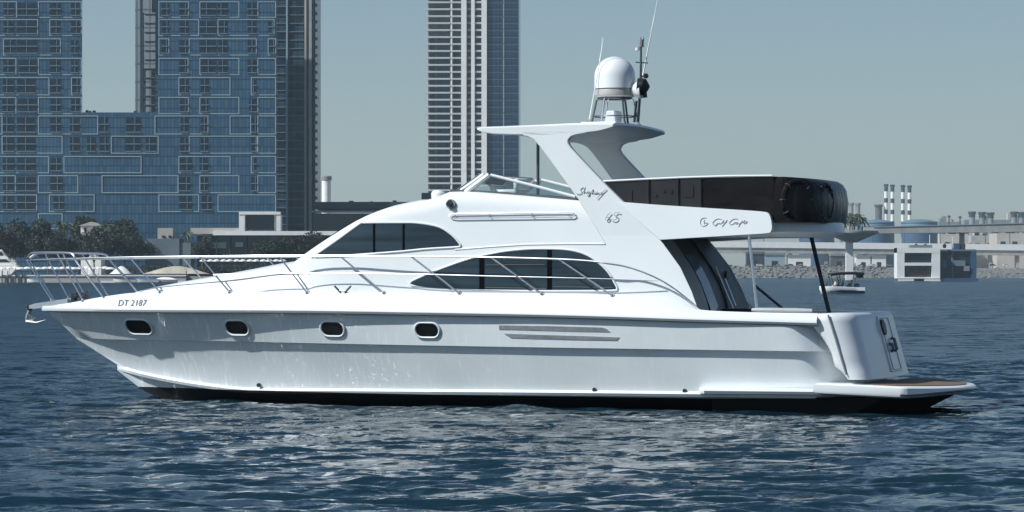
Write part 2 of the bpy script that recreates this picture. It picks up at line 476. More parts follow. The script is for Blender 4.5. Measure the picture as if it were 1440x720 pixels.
hm.add(endp + [lB[-1]] + [Vector((p.x, -p.y, p.z)) for p in endp[::-1]], [tuple(range(2 * len(endp) + 1))])
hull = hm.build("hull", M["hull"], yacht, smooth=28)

def hull_at(px, py):
    """point, along-hull and up directions, outward normal on the upper port panel"""
    best = None
    def at(s, v):
        i = min(int(s), len(T) - 2); f = s - i
        a = lS[i].lerp(lS[i + 1], f); m_ = lM0[i].lerp(lM0[i + 1], f); c = lK[i].lerp(lK[i + 1], f)
        return a.lerp(m_, v * 2) if v < .5 else m_.lerp(c, v * 2 - 1)
    def proj(p):
        Xw = p.x * CS + p.y * SN; Yw = BOAT_Y - p.x * SN + p.y * CS
        return 720 + F_PX * Xw / Yw, HORIZON - F_PX * (p.z - CAM_H) / Yw
    s, v = len(T) / 2, .5
    for _ in range(40):
        p = at(s, v); q = proj(p); e = .05
        qs = proj(at(s + e, v)); qv = proj(at(s, min(.999, v + .02)))
        J = np.array([[(qs[0] - q[0]) / e, (qv[0] - q[0]) / .02], [(qs[1] - q[1]) / e, (qv[1] - q[1]) / .02]])
        d = np.linalg.lstsq(J, np.array([px - q[0], py - q[1]]), rcond=None)[0]
        s = min(max(s + np.clip(d[0], -4, 4), 0), len(T) - 2.06); v = min(max(v + np.clip(d[1], -.3, .3), .02), .97)
    p = at(s, v); tx = (at(s + .05, v) - p).normalized(); tz = (p - at(s, v + .02)).normalized()
    n = tx.cross(tz).normalized()
    if n.y > 0: n = -n
    tz = n.cross(tx).normalized()
    if tz.z < 0: tz = -tz
    return p, tx, tz, n

def rrect(w, h, r, n=5):
    pts = []
    for cx, cy, a0 in ((w/2 - r, h/2 - r, 0), (-w/2 + r, h/2 - r, 90), (-w/2 + r, -h/2 + r, 180), (w/2 - r, -h/2 + r, 270)):
        for k in range(n + 1):
            a = R(a0 + 90 * k / n); pts.append((cx + r * math.cos(a), cy + r * math.sin(a)))
    return pts

for px, py, w, h in ((196, 458.5, .84, .44), (334, 460, .68, .42), (468, 462, .63, .39), (601, 464, .62, .375)):
    p, tx, tz, n = hull_at(px, py)
    g = MB(); fr = MB(); p = p + n * (.019 if px < 300 else .014 if px < 400 else .006)
    o1 = rrect(w, h, h * .48); o2 = rrect(w - .09, h - .09, h * .37); o3 = rrect(w - .05, h - .05, h * .42)
    P = lambda pts, d: [p + tx * a + tz * b + n * d for a, b in pts]
    fr.grid([P(o1, -.06), P(o1, .022), P(o3, .035), P(o2, .022), P(o2, -.005)], closed=True)
    g.prism(P(o2, -.02), P(o2, .008))
    f_ = fr.build("porthole", M["gel"], hull)
    g.build("pane", M["port_glass"], f_, smooth=0)

def patch_on_hull(name, pxpts, m, d0=-.01, d1=.012, parent=None):
    a, b = [], []
    for px, py in pxpts:
        p, tx, tz, n = hull_at(px, py); a.append(p + n * d0); b.append(p + n * d1)
    mb = MB(); mb.prism(a, b)
    return mb.build(name, m, parent or hull, smooth=0)
patch_on_hull("engine_vent", [(702, 457.3), (740, 458), (790, 459), (847, 460.5), (853, 462.5), (858, 466.6), (800, 465.6), (750, 464.2), (702, 463)], M["vent"])
patch_on_hull("engine_vent", [(709, 469), (760, 470.8), (820, 472.6), (871, 474.3), (867, 478.6), (800, 477.4), (750, 476.2), (719, 475.2)], M["vent"])
# small drain fittings above the boot line
for px, py in ((364, 541), (836, 547.5), (963, 549)):
    i = min(range(len(T)), key=lambda k: abs(165 + T[k] * 1050 - px)); b = -(lC0[i].y) + .0
    p = L(px, py, -b - .01); mb = MB()
    mb.tube([p + Vector((0, .04, 0)), p + Vector((0, -.03, -.01))], .045, 10); mb.build("drain_fitting", M["steel_dark"], hull)

# deck moulding: rubbing rail, bulwark, side deck, cockpit well
yT = pch([(66, 431), (100, 425.5), (143, 417.5), (190, 411.5), (240, 409.5), (430, 410.5), (700, 411.5), (868, 414.5), (900, 417), (930, 421.5), (975, 434.5), (1010, 437.5), (1142, 440.5), (1215, 441)])
RX0, RX1 = 67, 1150
rows = [[] for _ in range(9)]
lT = []
for t in T:
    px = RX0 + t * (RX1 - RX0); b = bR(t)
    k = min(1, t / .04)
    p0 = L(px, yS(px), -b)
    z = p0.z
    pt = L(px, yT(px), -max(0.0, b - .13 * min(1, t / .12)))
    lT.append(pt)
    aft = px > 958
    cock = px > 972
    bb = -pt.y
    fw = -.10 * (1 - k)
    rows[0].append(Vector((p0.x, -(b - .03 * k), z - .03)))
    rows[1].append(Vector((p0.x + fw, -(b + .085), z)))
    rows[2].append(Vector((p0.x + fw, -(b + .115), z + .045)))
    rows[3].append(Vector((p0.x + fw, -(b + .105), z + .11)))
    rows[4].append(Vector((p0.x + fw * .6, -(b + .045), min(z + .17, pt.z - .02))))
    rows[5].append(pt - Vector((0, .012, .03)))
    rows[6].append(pt + Vector((0, min(.02, bb), 0)))
    din = min(.16 if aft else .05, bb)
    rows[7].append(pt + Vector((0, din, -.01)))
    rows[8].append(Vector((pt.x, pt.y + min(din + .02, bb), 1.15 if cock else pt.z - (.05 if t > .03 else .01))))
ctr = [Vector((p.x, 0, p.z + (.0 if p.z < 1.2 else .03))) for p in rows[8]]
dm = MB(); dm.grid(rows + [ctr]); dm.grid(mirror(rows + [ctr]))
for sgn in (1, -1):
    e = [Vector((r[-1].x, sgn * r[-1].y, r[-1].z)) for r in rows]; dm.add(e, [tuple(range(len(e)))])
deck = dm.build("deck_moulding", M["gel"], yacht, smooth=40)
# dark insert of the rubbing rail
mb = MB(); mb.tube([p - Vector((0, .012, 0)) for p in [rows[0][i].lerp(rows[1][i], .75) for i in range(2, len(T))]], .016, 6)
mb.tube([Vector((p.x, -p.y, p.z)) for p in [rows[0][i].lerp(rows[1][i], .75) for i in range(2, len(T))]], .016, 6)
mb.build("rub_rail", M["rubber"], deck)

def bulwark(px):
    """bulwark top (port side) at a photo column"""
    t = (px - RX0) / (RX1 - RX0); t = min(max(t, 0), 1)
    i = max(k for k in range(len(T)) if T[k] <= t); i = min(i, len(T) - 2)
    return lT[i].lerp(lT[i + 1], (t - T[i]) / (T[i + 1] - T[i]))

# trunk cabin on the foredeck
ytr = pch([(190, 411), (205, 407), (250, 397.5), (300, 388.5), (360, 377.5), (410, 368), (470, 362)])
btr = pch([(190, .15), (198, .55), (215, .85), (250, 1.1), (300, 1.35), (360, 1.62), (410, 1.82), (470, 1.95)])
tr = []
for px in (190, 194, 200, 210, 225, 240, 260, 280, 300, 320, 340, 360, 380, 400, 420, 445, 470):
    b = btr(px); top = L(px, ytr(px), -b * .6); base = bulwark(px).z - .1
    h = max(top.z - base, .03)
    tr.append([Vector((top.x, -b, base)), Vector((top.x, -b + .05, base + h * .62)), Vector((top.x, -b * .86, base + h * .86)), Vector((top.x, -b * .6, base + h)), Vector((top.x, 0, base + h * 1.03)),
               Vector((top.x, b * .6, base + h)), Vector((top.x, b * .86, base + h * .86)), Vector((top.x, b - .05, base + h * .62)), Vector((top.x, b, base))])
mb = MB(); mb.grid(tr); mb.add(tr[0], [tuple(range(9))]); trunk = mb.build("trunk_cabin", M["gel"], yacht, smooth=45)
# deck hatch and dark seams on the trunk cabin
for px in (262, 330):
    a = L(px, ytr(px), 0); b2 = L(px + 34, ytr(px + 34), 0)
    mb = MB(); q = [Vector((a.x, -.32, a.z - .10)), Vector((b2.x, -.32, b2.z - .10)), Vector((b2.x, .32, b2.z - .10)), Vector((a.x, .32, a.z - .10))]
    mb.prism(q, [p + Vector((0, 0, .05)) for p in q]); mb.build("deck_hatch", M["gel_grey"], trunk, bevel=.015)

# deckhouse
KT = .085                                     # tumblehome
ZD = 2.2
Bd = pch([(392, .9), (400, 1.30), (410, 1.58), (425, 1.82), (445, 1.98), (480, 2.08), (520, 2.12), (990, 2.12)])
def side_y(px, z): return -(Bd(px) - KT * (z - ZD))
def S(px, py, off=0.0):
    """pixel -> point on the port side of the deckhouse, off metres outboard"""
    l = -2.0
    for _ in range(8):
        p = L(px, py, l); l = side_y(px, p.z) - off
    return L(px, py, l)
ytop = pch([(392, 381), (405, 372.5), (430, 354), (470, 327.5), (510, 304.5), (545, 291.5), (580, 284), (606, 279), (618, 274.5), (630, 269.5), (650, 269), (700, 272), (760, 277), (815, 282), (860, 286), (1000, 290)])
# aft edge of the side moulding: (px, py)
aft_edge = lin([(286, 881), (300, 895), (320, 913), (337, 928), (350, 938), (375, 956), (400, 969), (420, 976), (440, 983)])
stn = [392, 396, 400, 405, 411, 418, 426, 435, 445, 458, 470, 484, 498, 512, 527, 545, 565, 585, 600, 612, 620, 630, 645, 670, 700, 730, 760, 790, 815, 840, 862]
def house_section(px, aft=None):
    sec = []
    if aft is None:
        zt = S(px, ytop(px)).z
        zb = min(bulwark(px).z - .10, 1.70 if px > 800 else 9)
        x0 = S(px, ytop(px)).x
        nose = px < 600
        lv = [zb] + [zb + (zt - .10 - zb) * k for k in (.12, .3, .5, .7, .88)] + [zt - .10]
        for z in lv: sec.append(Vector((x0, side_y(px, z), z)))
        ys_ = side_y(px, zt)
        sec.append(Vector((x0, ys_ + .035, zt - .035))); sec.append(Vector((x0, ys_ + .11, zt)))
        if nose:
            sec.append(Vector((x0, ys_ * .78, zt + .05))); sec.append(Vector((x0, ys_ * .4, zt + .09)))
        else:
            sec.append(Vector((x0, ys_ + .20, zt - .012))); sec.append(Vector((x0, ys_ + .23, zt - .40)))
        sec.append(Vector((x0, 0, zt + .11 if nose else zt - .40)))
        return sec
hs = [house_section(px) for px in stn]
# aft end: stations follow the raked aft edge
zt_end = hs[-1][7].z
for k, (tw) in enumerate((.35, .7, 1.0)):
    sec = []
    for p in hs[[i for i, s in enumerate(stn) if s == 862][0]]:
        if p.z > 2.0:
            # target x on the raked edge at this height
            py = 437
            for it in range(30):
                pe = S(aft_edge(py), py)
                if abs(pe.z - p.z) < .004: break
                py -= (p.z - pe.z) * 64 * .8
                py = min(max(py, 283), 441)
            xe = pe.x
        else:
            xe = S(983, 440).x
        sec.append(Vector((p.x + (xe - p.x) * tw, p.y, p.z)))
    hs.append(sec)
mb = MB(); mb.grid(hs); mb.grid(mirror(hs)); mb.add(hs[0] + [Vector((p.x, -p.y, p.z)) for p in hs[0][-2::-1]], [tuple(range(2 * len(hs[0]) - 1))])
deckhouse = mb.build("deckhouse", M["gel"], yacht, smooth=40)

def smooth_loop(pts, n=6):
    """closed Catmull-Rom through points; a point given twice stays a corner"""
    out = []; m_ = len(pts)
    for i in range(m_):
        p0, p1, p2, p3 = [np.array(pts[(i + j) % m_], float) for j in (-1, 0, 1, 2)]
        if np.allclose(p1, p2): continue
        for k in range(n):
            t = k / n
            out.append(tuple(.5 * ((2 * p1) + (-p0 + p2) * t + (2*p0 - 5*p1 + 4*p2 - p3) * t*t + (-p0 + 3*p1 - 3*p2 + p3) * t**3)))
    return out

def window(name, loop, bars, m, frame_r=.022):
    """bonded pane following the deckhouse side, with a moulded surround and dark mullions"""
    lp = smooth_loop(loop)
    xs = [p[0] for p in lp]
    x0, x1 = min(xs), max(xs)
    cols = np.linspace(x0 + .6, x1 - .6, 60)
    def span(px):
        ys_ = []
        for i in range(len(lp)):
            a, b = lp[i], lp[(i + 1) % len(lp)]
            if (a[0] - px) * (b[0] - px) <= 0 and a[0] != b[0]:
                ys_.append(a[1] + (px - a[0]) / (b[0] - a[0]) * (b[1] - a[1]))
        return min(ys_), max(ys_)
    fo, fi, ed = [], [], []
    for px in cols:
        y0, y1 = span(px)
        fo.append([S(px, y0 + (y1 - y0) * k / 6, .012) for k in range(7)])
        fi.append([S(px, y0 + (y1 - y0) * k / 6, -.02) for k in range(7)])
    mb = MB(); mb.grid(fo)
    mb.grid([[r[0] for r in fo], [r[0] for r in fi]]); mb.grid([[r[-1] for r in fo], [r[-1] for r in fi]])
    mb.grid([fo[0], fi[0]]); mb.grid([fo[-1], fi[-1]])
    pane = mb.build(name, m, deckhouse, smooth=30)
    mb = MB(); mb.tube([S(a, b, .012) for a, b in lp], frame_r, 8, closed=True)
    mb.build("frame", M["gel"], pane)
    for c0, c1 in bars:
        a0, a1 = span(c0); b0, b1 = span(c1)
        q = [S(c0, a0 + .4, .014), S(c1, b0 + .4, .014), S(c1, b1 - .4, .014), S(c0, a1 - .4, .014)]
        mb = MB(); mb.prism(q, [v + Vector((0, -.006, 0)) for v in q]); mb.build("mullion", M["mullion"], pane, smooth=0)
    return pane
window("pilothouse_window", [(439, 361.5), (439, 361.5), (470, 340.5), (505.5, 315), (512, 313.4), (560, 313), (588, 313.6), (617, 319), (635, 330), (646, 342), (647, 346), (641, 347.5), (600, 350), (566, 353.4), (525, 356.6), (480, 359.8)],
       [(524.5, 527.5), (566, 569)], M["glass_dark"])
window("saloon_window", [(577, 397.5), (586, 392), (617, 379), (660, 364), (700, 355), (732, 351), (761, 349.8), (797, 351), (822, 357), (840, 368), (855, 382.5), (865, 399), (867.5, 406), (860, 408.6), (800, 409.3), (725, 409), (650, 408), (600, 405.5), (580, 401.5)],
       [(674, 681), (769.5, 776)], M["glass_dark"])
# interior blinds seen through the tinted saloon glass sit behind the panes: pale rails
for (c0, y0, c1, y1) in ((683, 404.5, 768, 406), (778, 403.5, 862, 404.5), (683, 373, 766, 372)):
    mb = MB(); mb.tube([S(c0, y0, .014), S((c0 + c1) / 2, (y0 + y1) / 2, .014), S(c1, y1, .014)], .012, 6); mb.build("window_rail", M["rubber"], deckhouse)
# windshield (faces forward)
fw_pts = []
for px in (412, 430, 450, 470, 490, 506):
    zt = S(px, ytop(px)).z; y_ = side_y(px, zt); x0 = S(px, ytop(px)).x
    fw_pts.append([Vector((x0 - .02, f * -y_ * .86, zt + .05 + .06 * (1 - abs(f)))) for f in (-1, -.6, -.25, 0, .25, .6, 1)])
mb = MB(); mb.grid(fw_pts); mb.build("windshield", M["glass_dark"], deckhouse)

# raised crease where the flybridge moulding laps the saloon side
mb = MB(); mb.tube([S(px, py, .0) for px, py in ((640, 351), (690, 347), (740, 343.8), (800, 342.8), (851, 343))], .018, 8)
mb.tube([S(px, py, .0) for px, py in ((851, 343), (840, 324), (815, 283.5))], .014, 8); mb.build("moulding_lip", M["gel"], deckhouse)
# grab rail on the flybridge side
rr = [(634, 300.8), (690, 299.8), (760, 298.8), (800, 298.4), (807, 299.6), (808.5, 302.5), (805, 305), (760, 305.6), (690, 306.4), (640, 307), (634, 306), (631, 303)]
mb = MB(); mb.tube([S(a, b, .045) for a, b in rr], .013, 8, closed=True)
for a in (688, 748):
    mb.tube([S(a, 299.8, .045), S(a + 1, 306, .045)], .011, 6); mb.tube([S(a, 303, .05), S(a, 303, -.02)], .014, 6)
for a in (640, 800): mb.tube([S(a, 303, .045), S(a, 303, -.02)], .014, 6)
mb.build("grab_rail", M["steel"], deckhouse)
# courtesy lamp
c = S(634.5, 287); mb = MB()
mb.tube([c + Vector((0, .02, 0)), c + Vector((0, -.05, 0))], .105, 16); o_ = mb.build("courtesy_lamp", M["vent"], deckhouse)
mb = MB(); mb.tube([c + Vector((-.02, -.04, .02)), c + Vector((-.02, -.13, .0))], [.075, .05], 14); mb.build("lens", M["steel_dark"], o_)
# searchlight on the brow
c = L(617, 277, -.2); mb = MB(); mb.lathe([(.10, 0), (.10, .06), (.16, .09), (.17, .24), (.13, .30), (.04, .32)], c - Vector((0, 0, .16)), 16); mb.build("searchlight", M["gel"], deckhouse)
# cleat
mb = MB(); c0, c1 = bulwark(476) + Vector((0, -.0, 0)), bulwark(488)
mb.tube([c0 + Vector((-.09, 0, .13)), c0 + Vector((.02, 0, .02)), c0 + Vector((.05, 0, -.02))], .022, 8)
mb.tube([c1 + Vector((.09, 0, .13)), c1 + Vector((-.02, 0, .02)), c1 + Vector((-.05, 0, -.02))], .022, 8)
mb.tube([c0 + Vector((0, 0, .03)), c1 + Vector((0, 0, .03))], .014, 8); mb.build("cleat", M["steel_dark"], deck)

# flybridge aft deck: overhanging slab, side fascias, arch, hardtop
def both(a, b):
    return a
for sgn in (-1, 1):
    fas = smooth_loop([(868, 283.5), (868, 283.5), (925, 288), (990, 292.2), (1040, 295.2), (1072, 297.6), (1080, 300), (1083.5, 306), (1085.5, 318), (1084, 325), (1078, 328), (1040, 330.5), (985, 333.8), (935, 336.8), (928, 337.2), (928, 337.2), (898, 311), (898, 311)], 4)
    out = []
    inn = []
    for a, b in fas:
        p = S(a, b, .03)
        out.append(Vector((p.x, p.y * -sgn, p.z))); inn.append(Vector((p.x, (p.y + .14) * -sgn, p.z)))
    mb = MB(); mb.prism(out, inn); mb.build("fascia", M["gel"], yacht, smooth=30, bevel=.02)
Yf = 1.62
xf0 = S(905, 330).x; xe = L(1183, 322, -.2).x; xs_ = L(1086, 315, -1.9).x
def fly_plan(y0, xend, n=14):
    pts = [(xf0 - .6, -y0)]
    for k in range(n + 1):
        a = -90 + 180 * k / n
        pts.append((xs_ - .1 + (xend - xs_ + .1) * math.cos(R(a)) ** .92 if abs(a) < 90 else xs_ - .1, y0 * math.sin(R(a))))
    pts.append((xf0 - .6, y0)); return pts
z_lo = L(1140, 333.5, -.5).z; z_hi = L(1140, 313, -.5).z
lo = [(x, y, z_lo) for x, y in fly_plan(Yf - .12, xe - .35)]; md = [(x, y, z_lo + .10) for x, y in fly_plan(Yf, xe)]; hi = [(x, y, z_hi) for x, y in fly_plan(Yf - .02, xe - .06)]
mb = MB(); mb.grid([lo, md, hi], closed=True, cap=True); flydeck = mb.build("flybridge_deck", M["gel"], yacht, smooth=45)

# enclosure: smoked side panels, black canvas round the stern
yen = lin([(820, 256), (850, 254.8), (900, 252.2), (960, 249.5), (1030, 247.4), (1090, 247), (1130, 248.2), (1165, 252), (1178, 256)])
Ye = 1.80
ztop_e = [L(px, yen(px), -Ye).z for px in (850, 930, 1010, 1090)]
zt_mean = ztop_e[-1]
xen = L(1178, 285, -.3).x
def enc_plan(y0, xend, n=24):
    pts = []
    x_st = L(1085, 280, -Ye).x
    for k in range(n + 1):
        a = -90 + 180 * k / n
        ca = max(math.cos(R(a)), 0)
        pts.append((x_st + (xend - x_st) * ca ** .6, y0 * math.copysign(abs(math.sin(R(a))) ** .8, a)))
    return pts
en = []
zb_e = z_hi - .01
for f, sc_, dxe in ((0, 1.0, -.05), (.15, 1.0, 0), (.5, 1.0, .03), (.8, .995, -.02), (.93, .985, -.10), (1.0, .965, -.22)):
    en.append([Vector((x, y * sc_, zb_e + (zt_mean - .02 * (1) - zb_e) * f - (.10 * max(0, (x - L(1100, 280, -Ye).x)) / 1.6 * f))) for x, y in enc_plan(Ye, xen + dxe)])
mb = MB(); mb.grid(en); mb.add(en[-1], [tuple(range(len(en[-1])))])
canvas = mb.build("canvas_enclosure", M["canvas"], yacht, smooth=50)
def side_panel(sgn, px0, px1, m, name, d=.0):
    q = []
    for px, top in ((px0, True), (px1, True), (px1, False), (px0, False)):
        p = L(px, yen(px) + 1.2 if top else 300, -Ye)
        if not top: p.z = L(px, lin([(840, 282), (925, 289), (1085, 300)])(px), -2.0).z - .12
        q.append(Vector((p.x, -sgn * (p.y - d), p.z)))
    mb = MB(); mb.prism(q, [Vector((p.x, p.y - sgn * .02, p.z)) for p in q])
    return mb.build(name, m, canvas, smooth=0)
for sgn in (-1, 1):
    side_panel(sgn, 846, 911.5, M["smoke"], "side_panel"); side_panel(sgn, 913.5, 953, M["smoke"], "side_panel")
    side_panel(sgn, 955, 984, M["smoke"], "side_panel"); side_panel(sgn, 988, 1088, M["brown"], "side_panel")
    for px in (912.5, 954, 986):
        mb = MB(); a, b = L(px, yen(px) + 1, -Ye), L(px, lin([(840, 284), (925, 291), (1085, 301)])(px), -Ye)
        mb.tube([Vector((v.x, -sgn * (v.y - .012), v.z)) for v in (a, b)], .03, 6); mb.build("panel_post", M["black"], canvas)
    # pale piping along the top edge
    mb = MB(); mb.tube([Vector((p.x, -sgn * (p.y - .01), p.z)) for p in [L(px, yen(px), -Ye) for px in range(846, 1092, 8)]], .022, 8); mb.build("top_piping", M["gel_grey"] if sgn > 0 else M["gel"], canvas)
# things showing through the smoked panels: dark seat backs and speaker holes
for (a, b, c2, d2) in ((867, 268, 889, 284), (962, 261, 975, 277)):
    q = [L(a, b, -Ye - .012), L(c2, b, -Ye - .012), L(c2, d2, -Ye - .012), L(a, d2, -Ye - .012)]
    mb = MB(); mb.prism(q, [p + Vector((0, -.008, 0)) for p in q]); mb.build("panel_pocket", M["black"], canvas, smooth=0)
for (a, b) in ((922, 274.5), (933.5, 268.8), (943.5, 269.3)):
    p = L(a, b, -Ye - .01); mb = MB(); mb.tube([p, p + Vector((0, -.015, 0))], .035, 12); mb.build("panel_eyelet", M["black"], canvas)
# roof of the enclosure between the panels
mb = MB(); x0 = L(846, 256, -Ye).x; x1 = L(1090, 247, -Ye).x
za, zb_ = L(846, 255.5, -Ye).z, L(1090, 248, -Ye).z
q = [Vector((x0, -Ye + .01, za)), Vector((x1, -Ye + .01, zb_)), Vector((x1, Ye - .01, zb_)), Vector((x0, Ye - .01, za))]
mb.prism(q, [p - Vector((0, 0, .03)) for p in q]); mb.build("canvas_roof", M["canvas"], canvas, smooth=0)

# arch legs and hardtop
leg_loop = [(735, 184), (735, 191), (742, 192.5), (750, 196.5), (757, 204), (770, 221), (793, 252.5), (815, 283), (834, 312), (853, 343), (862, 352), (934, 352), (928, 338), (904, 314), (880, 287.5), (850, 258), (830, 237), (810, 215.5), (802, 206.5), (799, 201), (799.5, 196.5), (803, 192.5), (810, 190), (822, 188), (830, 184)]
arch_y = lambda z: 2.12 - KT * (min(z, 4.6) - ZD) + .03
def A(px, py, off=0.0):
    l = -1.9
    for _ in range(6):
        p = L(px, py, l); l = -(arch_y(p.z) + off)
    return L(px, py, l)
for sgn in (-1, 1):
    o1 = [A(a, b, lin([(300, 0), (352, -.05)])(b)) for a, b in leg_loop]
    mb = MB(); mb.prism([Vector((p.x, p.y * -sgn, p.z)) for p in o1], [Vector((p.x, (p.y + .16) * -sgn, p.z)) for p in o1])
    leg = mb.build("arch_leg", M["gel"], yacht, smooth=30, bevel=.025)
    if sgn == -1: arch_port = leg
ht = smooth_loop([(669.5, 182), (674, 178.8), (700, 177.6), (735, 176.2), (770, 174.6), (805, 173), (840, 172.6), (864, 172.8), (864, 172.8), (864.5, 176), (864.5, 176), (845, 183.5), (820, 187.6), (805, 190), (790, 191.5), (760, 192), (735, 190.5), (700, 189.3), (688, 188.2), (676, 185.5)], 3)
rows_h = []
for f in (-1, -.985, -.95, -.8, -.4, 0, .4, .8, .95, .985, 1):
    y = f * (arch_y(5) + .0)
    edge = {1: .72, .985: .92, .95: 1.0}.get(abs(f), 1.0)
    cen = A(770, 183)
    r = []
    for a, b in ht:
        p = A(a, b)
        z = cen.z + (p.z - cen.z) * edge + .05 * (1 - f * f)
        r.append(Vector((cen.x + (p.x - cen.x) * (1 - (1 - edge) * .1), y, z)))
    rows_h.append(r)
mb = MB(); mb.grid(rows_h, closed=True, cap=True); hardtop = mb.build("hardtop", M["gel"], yacht, smooth=40)
# aft lip, raised plinth
mb = MB(); p = A(821, 171.5); mb.box(p.x - .35, p.x + .45, -1.1, 1.1, p.z - .12, p.z + .05); plinth = mb.build("plinth", M["gel"], hardtop, bevel=.03)
# forward support pole of the hardtop
mb = MB(); a = L(756.5, 190, .5); b = L(756.5, 285, .5); mb.tube([a, b], .035, 10); mb.build("support_pole", M["steel_dark"], hardtop)

# flybridge windscreen
def wl(sgn, pts, y): return [Vector((p.x, -sgn * p.y, p.z)) for p in [L(a, b, -y) for a, b in pts]]
Yw = 1.72
for sgn in (-1, 1):
    q = wl(sgn, [(691, 246.5), (807, 276.5), (660, 267.8)], Yw)
    mb = MB(); mb.prism(q, [p + Vector((0, sgn * -.012, 0)) for p in q]); ws = mb.build("side_screen", M["clear"], deckhouse, smooth=0)
    mb = MB(); mb.tube(wl(sgn, [(690, 246), (750, 261), (809, 276.5)], Yw), .032, 8); mb.build("top_frame", M["gel"], ws)
    mb = MB(); mb.tube(wl(sgn, [(634, 268), (700, 271), (760, 276), (811, 281)], Yw), .03, 8); mb.build("sill", M["rubber"], ws)
    mb = MB(); mb.tube(wl(sgn, [(655, 270.5), (688, 246)], Yw), .06, 8); mb.tube(wl(sgn, [(648, 268.5), (681, 245)], Yw - .1), .045, 8); mb.build("corner_post", M["gel"], ws)
a = wl(-1, [(681, 245), (648, 268.5)], Yw - .1)
rows_w = []
for f in np.linspace(-1, 1, 9):
    bx = -.55 * (1 - f * f)
    rows_w.append([Vector((a[0].x + bx, f * (Yw - .1), a[0].z + .03 * (1 - f * f))), Vector((a[1].x + bx * 1.2, f * (Yw - .1), a[1].z))])
mb = MB(); mb.grid(rows_w); o_ = mb.build("front_screen", M["clear"], deckhouse, smooth=60)
mb = MB(); mb.tube([r[0] for r in rows_w], .025, 8); mb.build("top_frame", M["steel"], o_)
mb = MB(); mb.tube([r[1] for r in rows_w], .03, 8); mb.build("sill", M["rubber"], o_)
# helm seat and console behind the screen
c = L(716, 268, -.5); mb = MB(); mb.box(c.x - .25, c.x + .3, -.9, -.1, c.z - .5, c.z + .02); mb.box(c.x + .22, c.x + .34, -.9, -.1, c.z, c.z + .25); mb.build("helm_seat", M["gel"], deckhouse, bevel=.05)
c = L(690, 262, .3); mb = MB(); mb.box(c.x - .3, c.x + .3, -.5, 1.2, c.z - .5, c.z + .02); mb.build("helm_console", M["gel_grey"], deckhouse, bevel=.05)

# satellite dome on its tubular stand
c0 = L(864.5, 140, 0); zt_ = c0.z; rd = .445
zdome0, zdome1 = L(864.5, 138, 0).z, L(864.5, 79.5, 0).z
hgt = zdome1 - zdome0
prof = [(.30, 0), (.40, .015), (.435, .05), (.435, .19), (.445, .20)]
for k in range(0, 13):
    a = R(90 * k / 12); prof.append((rd * math.cos(a) if k < 12 else .01, hgt - .44 + .44 * math.sin(a)))
mb = MB(); mb.lathe(prof, (c0.x, 0, zdome0), 40); dome = mb.build("satellite_dome", M["gel"], yacht, smooth=30)
mb = MB(); mb.lathe([(.437, .045), (.441, .05), (.441, .165), (.437, .172)], (c0.x, 0, zdome0), 40); mb.build("dome_base_band", mat("warm_grey_plastic", (.36, .35, .33), .5), dome)
mb = MB(); mb.lathe([(.446, .185), (.449, .188), (.449, .198), (.446, .201)], (c0.x, 0, zdome0), 40); mb.build("dome_seam", M["black"], dome)
ht_z = A(850, 172.5).z + .05
for k in range(6):
    a = R(60 * k + 12); cx, cy = math.cos(a), math.sin(a)
    mb = MB(); mb.tube([(c0.x + .34 * cx, .34 * cy, zdome0 + .0), (c0.x + .40 * cx, .40 * cy, zdome0 - .05), (c0.x + .50 * cx, .50 * cy, ht_z + .06), (c0.x + .56 * cx, .56 * cy, ht_z - .02)], .024, 8)
    mb.build("stand_leg", M["steel_dark"] if k % 2 else M["steel"], dome)
mb = MB(); ring = [(c0.x + .46 * math.cos(R(k * 15)), .46 * math.sin(R(k * 15)), ht_z + .18) for k in range(24)]; mb.tube(ring, .014, 6, closed=True)
ring = [(c0.x + .36 * math.cos(R(k * 15)), .36 * math.sin(R(k * 15)), zdome0 - .01) for k in range(24)]; mb.tube(ring, .022, 6, closed=True); mb.build("stand_ring", M["steel_dark"], dome)
mb = MB(); mb.box(c0.x - .16, c0.x + .10, -.2, .2, ht_z - .02, ht_z + .30); mb.build("junction_box", M["gel"], hardtop, bevel=.02)
mb = MB(); p = L(833, 164, -.1); mb.box(p.x - .16, p.x + .12, -.18, -.02, ht_z - .02, ht_z + .08); mb.build("deck_lamp", M["black"], hardtop, bevel=.02)
# aft mast with lights, horn and camera
mx = L(899.5, 170, 0).x; z0 = ht_z - .05
P_ = lambda px, py: L(px, py, 0)
mast_m = MB(); mast_m.tube([P_(897, 172), P_(901, 120), P_(901.5, 60)], [.035, .028, .022], 8); mast_m.tube([P_(892, 172), P_(895, 142)], .028, 8); mast = mast_m.build("light_mast", M["steel_dark"], hardtop)
mb = MB(); mb.tube([P_(894, 87.5), P_(911, 88.5)], .016, 6); mb.build("crosstree", M["black"], mast)
mb = MB(); mb.tube([P_(901, 66), P_(901.5, 53)], [.07, .055], 10); mb.tube([P_(899, 56), P_(905, 55)], .05, 8); mb.build("navigation_light", M["vent"], mast)
mb = MB(); mb.tube([P_(896.5, 71), P_(896, 67)], .05, 8); mb.tube([P_(896, 69), P_(901, 69)], .014, 6); mb.build("side_light", M["gel"], mast)
mb = MB(); mb.tube([P_(903, 107), P_(912, 107)], .02, 6); mb.tube([P_(908, 110), P_(908, 103.5)], .05, 8); mb.build("camera_head", M["black"], mast)
mb = MB(); c = P_(897, 126); mb.tube([c + Vector((-.10, -.05, 0)), c + Vector((.05, -.05, 0)), c + Vector((.10, -.05, 0))], [.12, .20, .20], 18); hl = mb.build("horn", M["gel"], mast)
